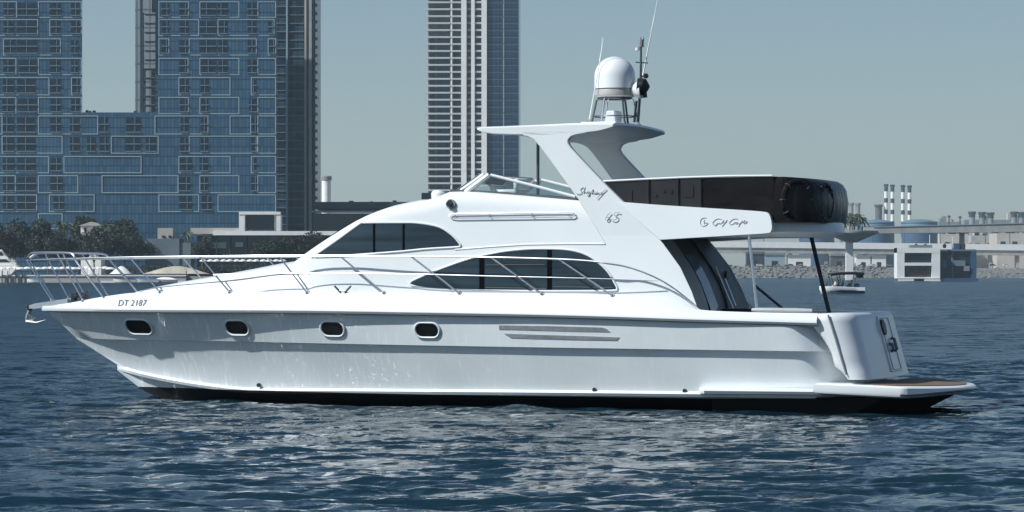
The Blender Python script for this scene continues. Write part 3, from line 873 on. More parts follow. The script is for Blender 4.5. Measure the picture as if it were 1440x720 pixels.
mb = MB(); c = P_(903.5, 123); mb.tube([c + Vector((-.06, -.05, 0)), c + Vector((.04, -.05, .0)), c + Vector((.12, -.05, -.05))], [.21, .19, .10], 18); mb.tube([c + Vector((.04, 0, -.05)), c + Vector((.06, 0, -.22))], .05, 8); mb.build("horn_cover", M["black"], hl)
# whip antennas
mb = MB(); mb.tube([L(904, 108, .2), L(911, 70, .2), L(921, 20, .2), L(930, -30, .2)], [.017, .013, .009, .006], 6); mb.build("whip_antenna", M["white_paint"], hardtop)
mb = MB(); mb.tube([L(903, 108, .5), L(907, 92, .5), L(920, 22, .5)], [.012, .010, .006], 6); mb.build("whip_antenna", M["white_paint"], hardtop)
mb = MB(); mb.tube([L(829, 168, -.4), L(838, 118, -.4), L(849, 54, -.4)], [.016, .012, .007], 6); mb.build("whip_antenna", M["white_paint"], hardtop)
mb = MB(); mb.tube([L(843, 86, .3), L(846, 70, .3), L(847, 52, .3)], [.010, .008, .006], 6); mb.build("whip_antenna", M["white_paint"], hardtop)

# aft bulkhead of the saloon with its sliding door
xb_ = lambda z: S(aft_edge(437 - (z - 2.0) * 64), 437 - (z - 2.0) * 64).x - .06
zlo, zhi = 1.15, z_lo + .02
prof_b = [z for z in np.linspace(2.0, zhi, 8)]
def bulk(y0, y1, m, name, parent, d=0.0, z0=None, z1=None, th=.03):
    z0 = 1.2 if z0 is None else z0; z1 = zhi if z1 is None else z1
    zz = np.linspace(z0, z1, 8)
    f = [[Vector((xb_(max(z, 2.0)) + d, y, z)) for z in zz] for y in (y0, y1)]
    b = [[v - Vector((th, 0, 0)) for v in r] for r in f]
    mb = MB(); mb.grid([f[0], f[1], b[1], b[0], f[0]]); mb.add([f[0][0], f[1][0], b[1][0], b[0][0]], [(0, 1, 2, 3)]); mb.add([f[0][-1], f[1][-1], b[1][-1], b[0][-1]], [(0, 1, 2, 3)])
    return mb.build(name, m, parent, smooth=30)
bh = bulk(-1.98, 1.98, M["black"], "aft_bulkhead", yacht)
bulk(-1.97, -1.05, mat("wing_lining", (.16, .18, .19), .5), "door_jamb", bh, .03)
bulk(-.98, -.30, mat("door_glass", (.03, .07, .11), .06, spec=.6), "sliding_door", bh, .035, z1=3.2)
bulk(.55, 1.92, mat("grey_bulkhead_panel", (.07, .08, .085), .5, var=.2, vscale=2), "fixed_panel", bh, .04)
for y, z0_, z1_ in ((.66, 2.05, 2.95), (.95, 2.1, 2.7)):
    mb = MB(); mb.tube([(xb_(z0_) + .09, y, z0_), (xb_(z1_) + .09, y, z1_)], .02, 8); mb.build("grab_handle", M["steel"], bh)
mb = MB(); mb.box(xb_(2.75) + .04, xb_(2.75) + .10, 1.15, 1.36, 2.68, 2.86); mb.build("switch_box", M["black"], bh, bevel=.01)
# poles under the overhang
mb = MB(); mb.tube([L(1053, 329, -1.95), L(1064.5, 438.5, -1.98)], .032, 10); mb.build("overhang_pole", M["steel"], yacht)
mb = MB(); mb.tube([L(1141, 334, .6), L(1166, 440, .2)], .045, 10); mb.build("stern_pole", M["black"], yacht)
mb = MB(); mb.tube([L(1062, 402, 1.9), L(1108, 440, 1.9)], .03, 8); mb.build("stair_rail", M["steel_dark"], yacht)
# cockpit settee back and table just showing above the bulwark
mb = MB(); p = L(1040, 434, .6); mb.box(p.x - .4, p.x + .5, .1, 1.1, 1.2, p.z); mb.build("cockpit_seat", M["black"], yacht, bevel=.06)
mb = MB(); p = L(1095, 441, -1.9)
mb.tube([bulwark(a) + Vector((0, .06, .05)) for a in (1056, 1066, 1090, 1120, 1141)], [.03, .045, .05, .05, .04], 8); mb.build("coaming_pad", M["gel_grey"], deck)

# transom moulding: wings, rounded corners, door, platform
ztop_t = L(1160, 441, -2.25).z
zbot_t = L(1190, 534, -2.25).z
fl_ = lin([(440, 1144), (446, 1139.5), (457, 1138), (462, 1143), (472, 1151), (482, 1159), (497, 1167), (512, 1171), (521, 1173), (523, 1181), (528, 1185), (531, 1190), (536, 1191)])
aft_x = lambda f: L(1172 + 25 * f, 441 + 93 * f, -2.2).x + .38
rowsT = []
for f in [0, .03, .07, .12, .2, .28, .4, .5, .6, .7, .8, .88, .93, 1.0]:
    py = 441 + f * 94; z = ztop_t + (zbot_t - ztop_t) * f
    xf = L(fl_(py), py, -2.27).x; xa = aft_x(f); rc = .55
    cut = .05 if f < .05 and f > 0 else (.10 if f == 0 else 0)
    r = [Vector((xf + .02 + cut, -1.5, z)), Vector((xf + cut, -2.15, z)), Vector((xf + .05 + cut, -2.24 + cut * .5, z)), Vector((xf + .12 + cut, -2.27 + cut * .5, z))]
    x_s = max(xa - rc, xf + .16)
    for k in range(9):
        a = R(-90 + 90 * k / 8)
        r.append(Vector((x_s + (xa - x_s - cut * .5) * math.cos(a), -2.27 + cut * .5 + rc * (1 + math.sin(a)), z)))
    for y in (-1.0, -.5): r.append(Vector((xa + .05 * (1 - (y / 1.72) ** 2) - cut * .5, y, z)))
    rowsT.append(r + [Vector((p.x, -p.y, p.z)) for p in r[::-1]])
mb = MB(); mb.grid(rowsT, closed=True, cap=True); transom = mb.build("transom", M["gel"], yacht, smooth=50)
# dark seam of the stern corner
mb = MB(); mb.tube([L(1164.5, 443, -2.285), L(1176, 480, -2.285), L(1190, 527, -2.285)], .022, 6); mb.build("corner_seam", M["vent"], transom)
# side locker / transom door and fittings on the sloping face
def tface(y, f, d=0.0):
    z = ztop_t + (zbot_t - ztop_t) * f
    n = Vector((zbot_t - ztop_t, 0, aft_x(0) - aft_x(1))).normalized(); n = -n if n.x < 0 else n
    return Vector((aft_x(f) + .05 * (1 - (y / 1.72) ** 2), y, z)) + n * d
q = [(y, f) for y, f in ((-.15, .06), (1.0, .06), (1.0, .93), (-.15, .93))]
mb = MB(); mb.prism([tface(y, f, -.01) for y, f in q], [tface(y, f, .03) for y, f in q]); tdoor = mb.build("transom_door", M["gel"], transom, bevel=.012)
mb = MB(); lp = [tface(y, f, .031) for y, f in ((0, .1), (.85, .1), (.85, .9), (0, .9))]; mb.tube(lp, .010, 6, closed=True); mb.build("door_seam", M["vent"], tdoor)
c = tface(.05, .24, .03); mb = MB(); mb.tube([c, c + Vector((.04, 0, .01))], .17, 20); mb.build("speaker_grille", M["black"], tdoor)
for y, f0, f1 in ((.25, .62, .50), (.62, .42, .62)):
    mb = MB(); mb.tube([tface(y, f0, .03), tface(y, f0 + (.02 if f1 > f0 else -.02), .09), tface(y, f1 - (.02 if f1 > f0 else -.02), .09), tface(y, f1, .03)], .035, 8); mb.build("door_handle", M["steel_dark"], tdoor)
# swim platform
zp1 = L(1170, 537.5, -2.2).z; zp0 = L(1170, 552.5, -2.2).z
xp0 = L(1143, 545, -2.35).x; xpe = L(1338, 545, -1.2).x
xpc = L(1281, 545, -2.3).x
def plat(y0, dx, x0, n=18, base=0.0):
    """plan of the platform: nearly square corners and a bowed aft edge; z falls to the given layer with a thinner aft lip"""
    xc = xpc + dx; r_ = .22; pts = [(x0, -y0), (xc - r_, -y0)]
    for k in range(1, 5):
        a = R(-90 + 75 * k / 4); pts.append((xc - r_ + r_ * math.cos(a), -y0 + r_ * (1 + math.sin(a))))
    y1 = y0 - r_ * .8
    for k in range(1, n // 2 + 1):
        y = -y1 + y1 * k / (n // 2); pts.append((xc + .02 + .86 * (1 - (y / y1) ** 2), y))
    return pts + [(x, -y) for x, y in pts[-2::-1]]
def lip(x): return min(max((x - xpc) / .86, 0), 1)
lay = [(2.26, -.10, xp0 + .25, zp0 - .02, .10), (2.35, -.02, xp0 + .06, zp0 + .01, .10), (2.37, 0, xp0, zp0 + .05, .09), (2.36, -.01, xp0 + .02, zp1 - .03, 0), (2.32, -.05, xp0 + .12, zp1, 0)]
mb = MB(); mb.grid([[Vector((x, y, z - .01 - .034 * (x - xp0) + rise * lip(x))) for x, y in plat(y0, dx, x0)] for y0, dx, x0, z, rise in lay], closed=True, cap=True)
platform = mb.build("swim_platform", M["gel"], yacht, smooth=35)
mb = MB(); a = [Vector((x, y, zp1 - .006 - .034 * (x - xp0))) for x, y in plat(2.15, -.20, aft_x(1) + .03)]; mb.prism(a, [p + Vector((0, 0, .012)) for p in a]); mb.build("teak_planking", M["teak"], platform, smooth=0)
mb = MB(); pts = [Vector((x, y, zp0 + .04 - .034 * (x - xp0) + .09 * lip(x))) for x, y in plat(2.385, .015, xp0 + .1)]; mb.tube(pts[1:-1], .022, 6); mb.build("platform_fender", M["steel_dark"], platform)
# spray strake leading into the platform, and a black block painting the shade and underbody below it
st_ = []
for px in (981, 990, 1010, 1060, 1110, 1150):
    a = L(px, lin([(980, 545.2), (1150, 547)])(px), -2.34); b = L(px, lin([(980, 553.5), (1150, 555)])(px), -2.34)
    k = 0 if px == 981 else 1
    st_.append([Vector((a.x, -2.1, a.z)), Vector((a.x, -2.2 - .14 * k, a.z)), Vector((a.x, -2.22 - .14 * k, (a.z + b.z) / 2)), Vector((b.x, -2.2 - .12 * k, b.z)), Vector((b.x, -2.05, b.z))])
for rws in (st_, mirror(st_)):
    mb = MB(); mb.grid(rws, closed=True, cap=True); mb.build("stern_strake", M["gel"], hull, smooth=40)
mb = MB()
ub = [[Vector((x - (1.5 if z < 0 and x > 6 else 0), y * s, z)) for x, y in ((L(1000, 560, -2).x, -2.0), (xpc - .6, -2.1), (xpc + .1, -1.5), (xpc + .45, 0), (xpc + .1, 1.5), (xpc - .6, 2.1), (L(1000, 560, -2).x, 2.0))] for z, s in ((zp0 - .10, 1), (-.5, .9))]
mb.grid(ub, closed=True, cap=True); mb.build("stern_shade_block", mat("antifouling_shade_black", (.006, .007, .008), .7, spec=.15), hull, smooth=0)

# bow: roller, anchor
br = MB()
p0, p1 = L(108, 421, 0), L(40, 431, 0)
for s in (-.13, .13):
    br.prism([L(100, 419, s), L(48, 427, s), L(39, 430, s), L(37, 434, s), L(50, 434, s), L(100, 428, s)], [v + Vector((0, .03, 0)) for v in (L(100, 419, s), L(48, 427, s), L(39, 430, s), L(37, 434, s), L(50, 434, s), L(100, 428, s))])
br.box(p1.x + .1, p0.x, -.12, .15, p1.z - .02, p1.z + .01)
roller = br.build("bow_roller", M["steel"], yacht, smooth=20)
mb = MB(); mb.tube([L(42, 433, -.12), L(42, 433, .14)], .07, 12); mb.build("roller_wheel", M["rubber"], roller)
an = MB(); an.tube([L(96, 424, 0), L(52, 430, 0), L(43, 434, 0), L(39, 444, 0), L(38, 452, 0)], [.03, .035, .045, .05, .04], 8)
an.tube([L(38, 452, 0), L(52, 454, -.12), L(64, 450, -.2)], [.05, .035, .01], 8); an.tube([L(38, 452, 0), L(52, 454, .12), L(64, 450, .2)], [.05, .035, .01], 8)
an.prism([L(38, 440, -.03), L(50, 447, -.16), L(42, 455, -.02)], [L(38, 440, .03), L(50, 447, .16), L(42, 455, .02)])
an.build("anchor", M["steel"], yacht)
mb = MB()
for px, py, s in ((100, 421, -.1), (108, 417.5, .1), (114, 420, -.2), (121, 418, .0)):
    c = L(px, py, s); mb.lathe([(.09, -.08), (.09, .02), (.05, .04), (.07, .10), (.04, .13)], c, 10)
mb.build("windlass", M["steel_dark"], deck)

# guard rails
rail_top = [(44, 366, .18), (60, 365.2, .40), (82, 364.2, .62), (105, 363.6, .84), (182, 361.6, None), (281, 360.6, None), (392, 359.6, None), (478, 359.8, None), (578, 360.4, None), (690, 361.8, None), (785, 364.4, None), (830, 367.2, None), (855, 370.5, None), (880, 375, None), (905, 383, None), (930, 394.5, None), (955, 411, None), (985, 436.5, None)]
def rail_l(px, given, shift=36):
    if given is not None: return given
    return -bulwark(min(px + shift, 1000)).y + .0
def rail_pts(pts, sgn, dl=0.0):
    out = []
    for px, py, g in pts:
        l = rail_l(px, g) + dl
        if px > 860: l = lin([(860, 2.32), (985, 2.2)])(px)
        p = L(px, py, -l); out.append(Vector((p.x, p.y * -sgn, p.z)))
    return out
def cr(pts, n=5):
    out = []
    for i in range(len(pts) - 1):
        p0 = pts[max(i - 1, 0)]; p1 = pts[i]; p2 = pts[i + 1]; p3 = pts[min(i + 2, len(pts) - 1)]
        for k in range(n):
            t = k / n; out.append(.5 * ((2 * p1) + (p2 - p0) * t + (2*p0 - 5*p1 + 4*p2 - p3) * t*t + (3*p1 - p0 - 3*p2 + p3) * t**3))
    return out + [pts[-1]]
rails = None
front = [L(38, 366.5, -.08), L(37, 366.6, 0), L(38, 366.5, .08)]
a = rail_pts(rail_top, -1); b = rail_pts(rail_top, 1)
mb = MB(); mb.tube(cr(b[::-1] + [front[2] if b[0].y > 0 else front[0], front[1]] , 5), .019, 8)
mb.tube(cr([front[1]] + a, 5), .019, 8)
rails = mb.build("guard_rail", M["steel"], yacht)
pul = [(144, 416.5, .98), (124, 390, .94), (107, 367.5, .88), (104, 360, .86), (98, 356.2, .80), (80, 355.4, .62), (62, 355.4, .42), (48, 355.8, .22), (43, 357, .14), (38.5, 363, .06)]
pp = rail_pts(pul, -1); pm = rail_pts(pul, 1)
mb = MB(); mb.tube(cr(pp, 5), .028, 8); mb.tube(cr(pm, 5), .028, 8); mb.build("pulpit_rail", M["steel"], yacht)
rail_low = [(300, 386.5), (400, 384.4), (480, 384.2), (578, 385.4), (690, 388.2), (785, 390.4), (868, 392.6), (925, 395)]
for sgn in (-1, 1):
    mb = MB(); mb.tube(cr(rail_pts([(x, y, None) for x, y in rail_low], sgn), 4), .011, 6); mb.build("lower_rail", M["steel"], rails)
    for bx, tx_, ty in ((73, 38, 367), (97, 63, 356), (117, 80, 356), (225, 182, 361.8), (323, 281, 360.8), (432, 392, 359.8), (540, 478, 360), (646, 578, 360.6), (762, 690, 362), (861, 785, 364.6)):
        g = {73: .07, 97: .44, 117: .62}.get(bx)
        base = bulwark(bx) if bx > 110 else L(bx, {73: 422, 97: 419.5}[bx], -(g or 0))
        tl = g if g is not None else rail_l(tx_, None)
        t_ = L(tx_, ty, -tl)
        base = Vector((base.x, min(base.y, -.05) , base.z))
        mb = MB(); mb.tube([Vector((base.x, -sgn * base.y, base.z - .02)), Vector((t_.x, -sgn * t_.y, t_.z))], .019, 8)
        mb.lathe([(.045, -.03), (.045, .01), (.02, .03)], (base.x, -sgn * base.y, base.z), 8)
        mb.build("stanchion", M["steel"], rails)

# lettering (strokes) on the port side, mirrored hand is not repeated on the far side
def strokes(name, lst, place, r, m, parent):
    mb = MB()
    for s in lst:
        P = [Vector((a, b, 0)) for a, b in s]
        P = cr(P, 4) if len(P) > 2 else P
        mb.tube([place(p.x, p.y) for p in P], r, 5)
    return mb.build(name, m, parent)
def font_text(name, body, place_origin, ux, uz, n, size, shear, m, parent, space=1.0):
    cu = bpy.data.curves.new(name, "FONT"); cu.body = body; cu.size = size; cu.shear = shear; cu.extrude = .004; cu.space_character = space
    o = bpy.data.objects.new(name, cu); COL.objects.link(o)
    dg = bpy.context.evaluated_depsgraph_get(); me = bpy.data.meshes.new_from_object(o.evaluated_get(dg))
    bpy.data.objects.remove(o); me.materials.clear(); me.materials.append(m)
    me.transform(Matrix(((ux.x, uz.x, n.x, place_origin.x), (ux.y, uz.y, n.y, place_origin.y), (ux.z, uz.z, n.z, place_origin.z), (0, 0, 0, 1))))
    o = bpy.data.objects.new(name, me); COL.objects.link(o); o.parent = parent
    return o
i0, i1 = bulwark(166), bulwark(208)
def bul(px, py):
    """pixel -> point on the flank of the bulwark"""
    t = (px - RX0) / (RX1 - RX0); i = max(k for k in range(len(T)) if T[k] <= t); f = (t - T[i]) / (T[i + 1] - T[i])
    sec = [rows[j][i].lerp(rows[j][i + 1], f) for j in (1, 2, 3, 4, 5, 6)]
    zs = [p.z for p in sec]; ls = [p.y for p in sec]; l = sec[3].y
    for _ in range(8): l = float(np.interp(L(px, py, l).z, zs, ls))
    return L(px, py, l - .012)
o0 = bul(165.5, 430.6); ux = (bul(206, 430.2) - o0).normalized(); uz = (bul(168, 422) - bul(168, 430)).normalized(); nn = ux.cross(uz).normalized()
reg = font_text("registration_text", "DT 2187", Vector((0, 0, 0)), Vector((1, 0, 0)), Vector((0, 1, 0)), Vector((0, 0, 1)), 1.0, .25, mat("dark_lettering", (.07, .075, .08), .5), deck, 1.02)
wd = max(v.co.x for v in reg.data.vertices)
for v in reg.data.vertices:      # lay the letters on the curved flank
    v.co = bul(165.5 + 41.5 * v.co.x / wd, 430.8 - .4 * v.co.x / wd - 9.2 * v.co.y / .72) + nn * (.012 + .3 * max(v.co.z, 0))
ga = lambda x, y: S(970 + x / 14.4, 295 + y / 14.4, .036)
strokes("builder_script", [
    [(330, 165), (290, 160), (240, 180), (212, 230), (215, 285), (250, 325), (300, 325), (345, 295), (365, 265), (300, 262)], [(290, 200), (286, 250), (292, 290)],
    [(640, 195), (600, 180), (550, 185), (500, 215), (465, 260), (480, 300), (530, 300), (565, 262), (520, 335)],
    [(565, 262), (572, 285), (600, 262), (608, 285), (640, 270), (690, 205), (672, 262), (700, 275), (750, 205), (735, 240), (650, 340)], [(690, 262), (740, 248)],
    [(970, 190), (930, 180), (870, 192), (815, 240), (800, 280), (830, 300), (880, 280), (905, 250), (900, 285)], [(900, 265), (930, 250), (960, 255), (935, 285), (965, 280), (975, 255), (985, 285), (1010, 275), (1060, 215), (1040, 250), (985, 340)],
    [(1020, 262), (1070, 250), (1110, 210), (1090, 270), (1120, 275), (1165, 250)], [(1060, 240), (1160, 235)]], ga, .0075, M["grey_mark"], yacht)
na = lambda x, y: A(800 + x / 10.29, 250 + y / 10.29, .03)
strokes("name_script", [
    [(210, 140), (185, 150), (165, 180), (185, 200), (175, 225), (140, 232), (105, 225)], [(205, 210), (235, 140), (210, 222), (232, 195), (245, 218), (275, 195)],
    [(290, 200), (268, 205), (265, 225), (285, 215), (296, 195), (300, 225), (288, 262), (268, 255), (305, 222)], [(315, 222), (350, 165), (330, 228), (345, 205), (358, 225), (378, 212)],
    [(405, 205), (380, 205), (378, 225), (400, 218), (412, 200), (415, 222), (440, 215)], [(440, 222), (500, 195), (540, 160), (480, 215), (400, 300)]], na, .0075, M["grey_mark"], arch_port)
strokes("size_number", [[(600, 500), (560, 540), (528, 590), (540, 612), (565, 600), (572, 575), (545, 575)], [(735, 500), (680, 500), (650, 540), (690, 555), (685, 595), (640, 612), (605, 595)]], na, .0085, M["grey_mark"], arch_port)

# round black coils hung on the aft canvas
def coil(px, py, yl, first=None, label=""):
    if first is None:
        t = thing("coiled_fender", label, "fender", group="black rings on the aft canvas")
        mb = MB()
        ring = [(0, .30 * math.cos(R(k * 15)), .38 * math.sin(R(k * 15))) for k in range(24)]
        mb.tube(ring, .062, 8, closed=True); mb.build("ring", M["canvas"], t, smooth=40)
        mb = MB()
        for k in (40, 130, 220, 310, 0, 180):
            mb = MB()
            c = Vector((0, .30 * math.cos(R(k)), .38 * math.sin(R(k)))); d = Vector((0, -math.sin(R(k)) * .34, math.cos(R(k)) * .42)).normalized()
            s = Vector((1, 0, 0)); u = d.cross(s)
            mb.tube([c + (s * math.cos(R(j * 45)) + u * math.sin(R(j * 45))) * .068 for j in range(8)], .014, 6, closed=True)
            mb.build("strap", M["steel_dark"], t)
    else:
        t = copy_tree(first); t["label"] = label
    return t
def to_world(p): return Vector((p.x * CS + p.y * SN, BOAT_Y - p.x * SN + p.y * CS, p.z))
c1 = coil(0, 0, 0, None, "dark ring with pale straps hung on the port corner of the black stern canvas")
p = L(1120, 281, -1.66); c1.location = to_world(p); c1.rotation_euler = (0, 0, -HEAD + R(-52))
c2 = coil(0, 0, 0, c1, "dark ring with pale straps hung on the aft end of the black stern canvas")
p = L(1160, 285, -.95); c2.location = to_world(p); c2.rotation_euler = (0, 0, -HEAD + R(-14))

# ================================================================== LEFT SHORE
def solid(px0, px1, py0, py1, Y, depth, py_base=None):
    """box front seen between pixel columns/rows at distance Y, with real depth"""
    a, b = W(px0, py1, Y), W(px1, py0, Y)
    return a.x, b.x, Y, Y + depth, a.z, b.z

# --- glass resort: two towers on a linking block, framed bays
YR = 1080.0
resort = thing("resort_tower", "blue glass twin tower resort block with pale outlined rectangles over its whole front", "building", (W(200, 385, YR).x, YR, 0))
RX = resort.location.x
def rbox(name, px0, px1, py0, py1, d0, d1, m, parent, smooth=0):
    a, b = W(px0, py1, YR), W(px1, py0, YR)
    x0, x1, z0 = a.x - RX, b.x - RX, max(a.z, 0); k = min(9, (x1 - x0) * .3) if name == "wall" else 0
    mb = MB(); mb.prism([(x0, d0, z0), (x1, d0, z0), (x1 - k, d1, z0), (x0 + k * .2, d1, z0)], [(x0, d0, b.z), (x1, d0, b.z), (x1 - k, d1, b.z), (x0 + k * .2, d1, b.z)])
    return mb.build(name, m, parent, smooth=smooth)
wing_w = rbox("wall", -150, 115.5, -130, 400, 0, 32, M["resort"], resort)
link = rbox("wall", 115.5, 222, 158, 400, .15, 31, M["resort"], resort)
wing_e = rbox("wall", 222, 388, -130, 400, 0, 40, M["resort"], resort)
K = 2.183
rows_y = [(2, 25.0), (27, 50.5), (54, 78), (81.5, 105.5), (108.5, 134), (136.5, 160.5), (162.5, 189), (191, 216), (219.5, 243.5), (246.5, 271.5), (273.5, 298), (300, 322)]
frames = {0: [(-20, 24), (53.5, 115), (223, 265.5), (280.5, 336.5), (362, 388)], 1: [(-30, 53.5), (69.5, 115), (223, 280), (306, 386)],
          2: [(4.5, 85.5), (223, 238), (265.5, 361), (376.5, 388)], 3: [(-30, 23), (53.5, 115), (223, 265), (280.5, 336.5), (362, 388)],
          4: [(-40, 69.5), (100, 115), (251, 324), (353, 388)], 5: [(-20, 23), (53.5, 115), (223, 265.5), (280.5, 336.5), (362, 388)],
          6: [(-20, 3.5), (53.5, 138), (217.5, 293), (323, 353), (362, 388)], 7: [(2.5, 88), (156, 223), (265.5, 362), (362, 388)],
          8: [(-20, 69), (89.5, 199), (251, 324), (353, 388)], 9: [(-20, 22), (53.5, 110), (143, 251), (280.5, 336.5), (362, 388)],
          10: [(-20, 52), (69, 133), (223, 280), (306, 388)], 11: [(53.5, 88)]}
mbs = 0
for r, fl2 in frames.items():
    y0, y1 = rows_y[r]
    for (a, b) in fl2:
        p0, p1 = W(a, y1, YR), W(b, y0, YR)
        x0, x1, z0, z1 = p0.x - RX, p1.x - RX, p0.z, p1.z
        t = .29; mb = MB()
        mb.box(x0, x1, -.16, .05, z1 - t, z1); mb.box(x0, x1, -.16, .05, z0, z0 + t)
        mb.box(x0, x0 + t, -.15, .05, z0 + t, z1 - t); mb.box(x1 - t, x1, -.15, .05, z0 + t, z1 - t)
        mb.build("window_frame", M["resort_frame"], wing_e if a > 200 else wing_w, smooth=0)
# balcony bays: two floors of recessed dark glazing with pale slab edges
bays = {0: [(5, 20), (24, 53), (70, 86), (100, 112), (227, 238), (252, 265), (281, 304), (306, 320), (348, 361)], 1: [(5, 20), (24, 52), (71, 85), (100, 114), (227, 238), (252, 265), (281, 304), (308, 320), (348, 361), (377, 386)],
        2: [(6, 22), (24, 53), (70, 85), (100, 110), (227, 237), (252, 265), (281, 304), (307, 320), (348, 361), (378, 387)], 3: [(5, 20), (26, 52), (70, 85), (100, 110), (252, 265), (282, 304), (307, 320), (348, 361)],
        4: [(4, 20), (24, 50), (70, 86), (101, 112), (253, 265), (282, 294), (355, 361)], 5: [(3, 20), (25, 52), (71, 86), (100, 112), (253, 265), (283, 293), (350, 361)],
        6: [(4, 20), (24, 50), (71, 86), (98, 112), (140, 152), (177, 198), (254, 265), (282, 293), (353, 361)], 7: [(4, 20), (24, 50), (98, 112), (122, 134), (140, 153), (176, 198), (205, 220), (253, 265), (282, 293), (353, 361)],
        8: [(4, 20), (24, 50), (71, 86), (253, 270), (281, 293), (355, 361)], 9: [(4, 20), (24, 50), (71, 88), (252, 268), (282, 293), (353, 361)],
        10: [(4, 20), (24, 50), (75, 90), (252, 270), (283, 298)]}
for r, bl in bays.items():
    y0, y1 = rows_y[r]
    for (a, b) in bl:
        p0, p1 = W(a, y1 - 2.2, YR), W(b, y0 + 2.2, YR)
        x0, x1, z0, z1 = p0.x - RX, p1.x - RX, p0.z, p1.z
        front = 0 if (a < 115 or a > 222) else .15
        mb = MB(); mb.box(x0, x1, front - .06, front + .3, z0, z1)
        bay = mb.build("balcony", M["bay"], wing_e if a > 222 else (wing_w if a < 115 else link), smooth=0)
        mb = MB()
        for zz in (z0 + .1, z0 + (z1 - z0) * .52): mb.box(x0 - .05, x1 + .05, front - .5, front - .07, zz, zz + .30)
        for q in range(1, 1 + max(1, int((x1 - x0) / 5))):
            xx = x0 + (x1 - x0) * q / (1 + max(1, int((x1 - x0) / 5))) + .6 * math.sin(q * 7 + a); mb.box(xx - .1, xx + .1, front - .3, front - .07, z0 + .5, z1)
        mb.build("balcony_rail", M["slab_blue"], bay, smooth=0)
# roof plant on the linking block
for (a, b, c) in ((118, 121, 154), (123, 125, 155), (128, 131, 154.5), (186, 189, 155), (205, 209, 156)):
    p0, p1 = W(a, 160, YR), W(b, c, YR); mb = MB(); mb.box(p0.x - RX, p1.x - RX, 4, 7, p0.z - .5, p1.z); mb.build("roof_unit", M["dark_roof"], link, smooth=0)

# --- grey tower standing behind, its sunlit side edge seen in the gap
YG = 1150.0
gt = thing("grey_tower", "narrow grey clad tower edge with stepped pale panels behind the glass resort gap", "building", (W(206, 385, YG).x, YG, 0))
gx = gt.location.x
def part_box(parent, ox, Y, name, px0, px1, py0, py1, d0, d1, m, smooth=0, base=None):
    a, b = W(px0, py1, Y), W(px1, py0, Y); mb = MB(); mb.box(a.x - ox, b.x - ox, d0, d1, a.z if base is None else base, b.z); return mb.build(name, m, parent, smooth=smooth)
part_box(gt, gx, YG, "wall", 190, 240, -130, 395, 0, 25, M["tower_grey"], base=0)
part_box(gt, gx, YG, "window_strip", 197, 201, -130, 395, -.6, -.002, M["tower_dark"], base=0)
part_box(gt, gx, YG, "window_strip", 213, 226, 96, 395, -.5, -.002, M["tower_dark"], base=0)
for (a, b, c, d) in ((201.5, 214, -120, 18), (203, 219, 18, 96), (205.5, 213, 96, 160)):
    part_box(gt, gx, YG, "pale_panel", a, b, c, d, -1.2, -.61, M["tower_grey"])
for k in range(12):
    y = 160 - k * 12.8
    part_box(gt, gx, YG, "floor_band", 203.2, 218.5, y, y + .9, -1.5, -1.21, M["slab_blue"])

# --- dark glazed tower right of the resort, scalloped balcony edge
YD = 1200.0
dt = thing("dark_tower", "dark glazed high rise with pale vertical ribs and a scalloped balcony edge beside the resort", "building", (W(418, 385, YD).x, YD, 0))
dx_ = dt.location.x
dwall = part_box(dt, dx_, YD, "wall", 380, 443.5, -130, 400, 0, 34, M["tower_dark"], base=0)
for a, b, m in ((402.4, 404.8, "white_paint"), (428.3, 431, "beige"), (431.5, 433.5, "dark_roof"), (434.5, 438.5, "concrete"), (440, 441, "dark_roof")):
    part_box(dt, dx_, YD, "rib", a, b, -130, 398, -.9, -.05, M[m] if m != "white_paint" else M["resort_frame"], base=0)
pf = None
for k in range(43):
    z = 2.2 + k * 3.4
    if pf is None:
        mb = MB(); a, b = W(388.5, 385, YD), W(427.5, 385, YD); mb.box(a.x - dx_, b.x - dx_, -.45, -.03, 0, .32); pf = mb.build("floor_edge", M["slab_blue"], dwall, smooth=0); pf.location.z = z
        mb = MB(); a, b = W(441, 385, YD), W(447, 385, YD); mb.lathe([(1.0, 0), (1.45, .2), (1.45, 1.3), (1.0, 1.5)], (0, 0, 0), 12); sb = mb.build("balcony", M["tower_dark"], dwall, smooth=30); sb.location = (b.x - dx_ - 1.6, 1.2, z)
    else:
        c = pf.copy(); COL.objects.link(c); c.location.z = z
        c = sb.copy(); COL.objects.link(c); c.location.z = z
rg2 = random.Random(5)
for k in range(0, 44):
    for a, b in ((390, 400), (407, 414), (416, 425)):
        if rg2.random() < .38:
            z = 2.6 + k * 3.4; p, q = W(a, 385, YD), W(b, 385, YD); mb = MB(); mb.box(p.x - dx_, q.x - dx_, -.14, -.04, z + .2, z + 2.3); mb.build("window", M["dark_glass"], dwall, smooth=0)

# --- far residential tower: balconies left, blue glass right
YT = 1500.0
rt = thing("residential_tower", "tall residential tower with stacked white balconies left of a plain blue glass half", "building", (W(665, 385, YT).x, YT, 0))
tx0 = rt.location.x
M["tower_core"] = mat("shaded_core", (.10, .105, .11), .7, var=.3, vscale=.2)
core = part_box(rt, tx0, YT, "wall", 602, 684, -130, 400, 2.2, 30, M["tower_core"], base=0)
gl_ = part_box(rt, tx0, YT, "glass_wall", 684, 729.5, -130, 400, .4, 30, M["tower_blue"], base=0)
part_box(rt, tx0, YT, "edge_column", 729.5, 732, -130, 400, .2, 30, M["resort_frame"], base=0)
for a, b, d, m in ((633.5, 636, -.3, "white_paint"), (648.5, 656, -.9, "white_paint"), (662.5, 667.5, -.7, "white_paint"), (677, 684.5, -.9, "white_paint"), (707.5, 709, .1, "tower_grey")):
    part_box(rt, tx0, YT, "pier", a, b, -130, 400, d, 2.1 if m == "white_paint" else .35, M[m], base=0)
slab0 = None
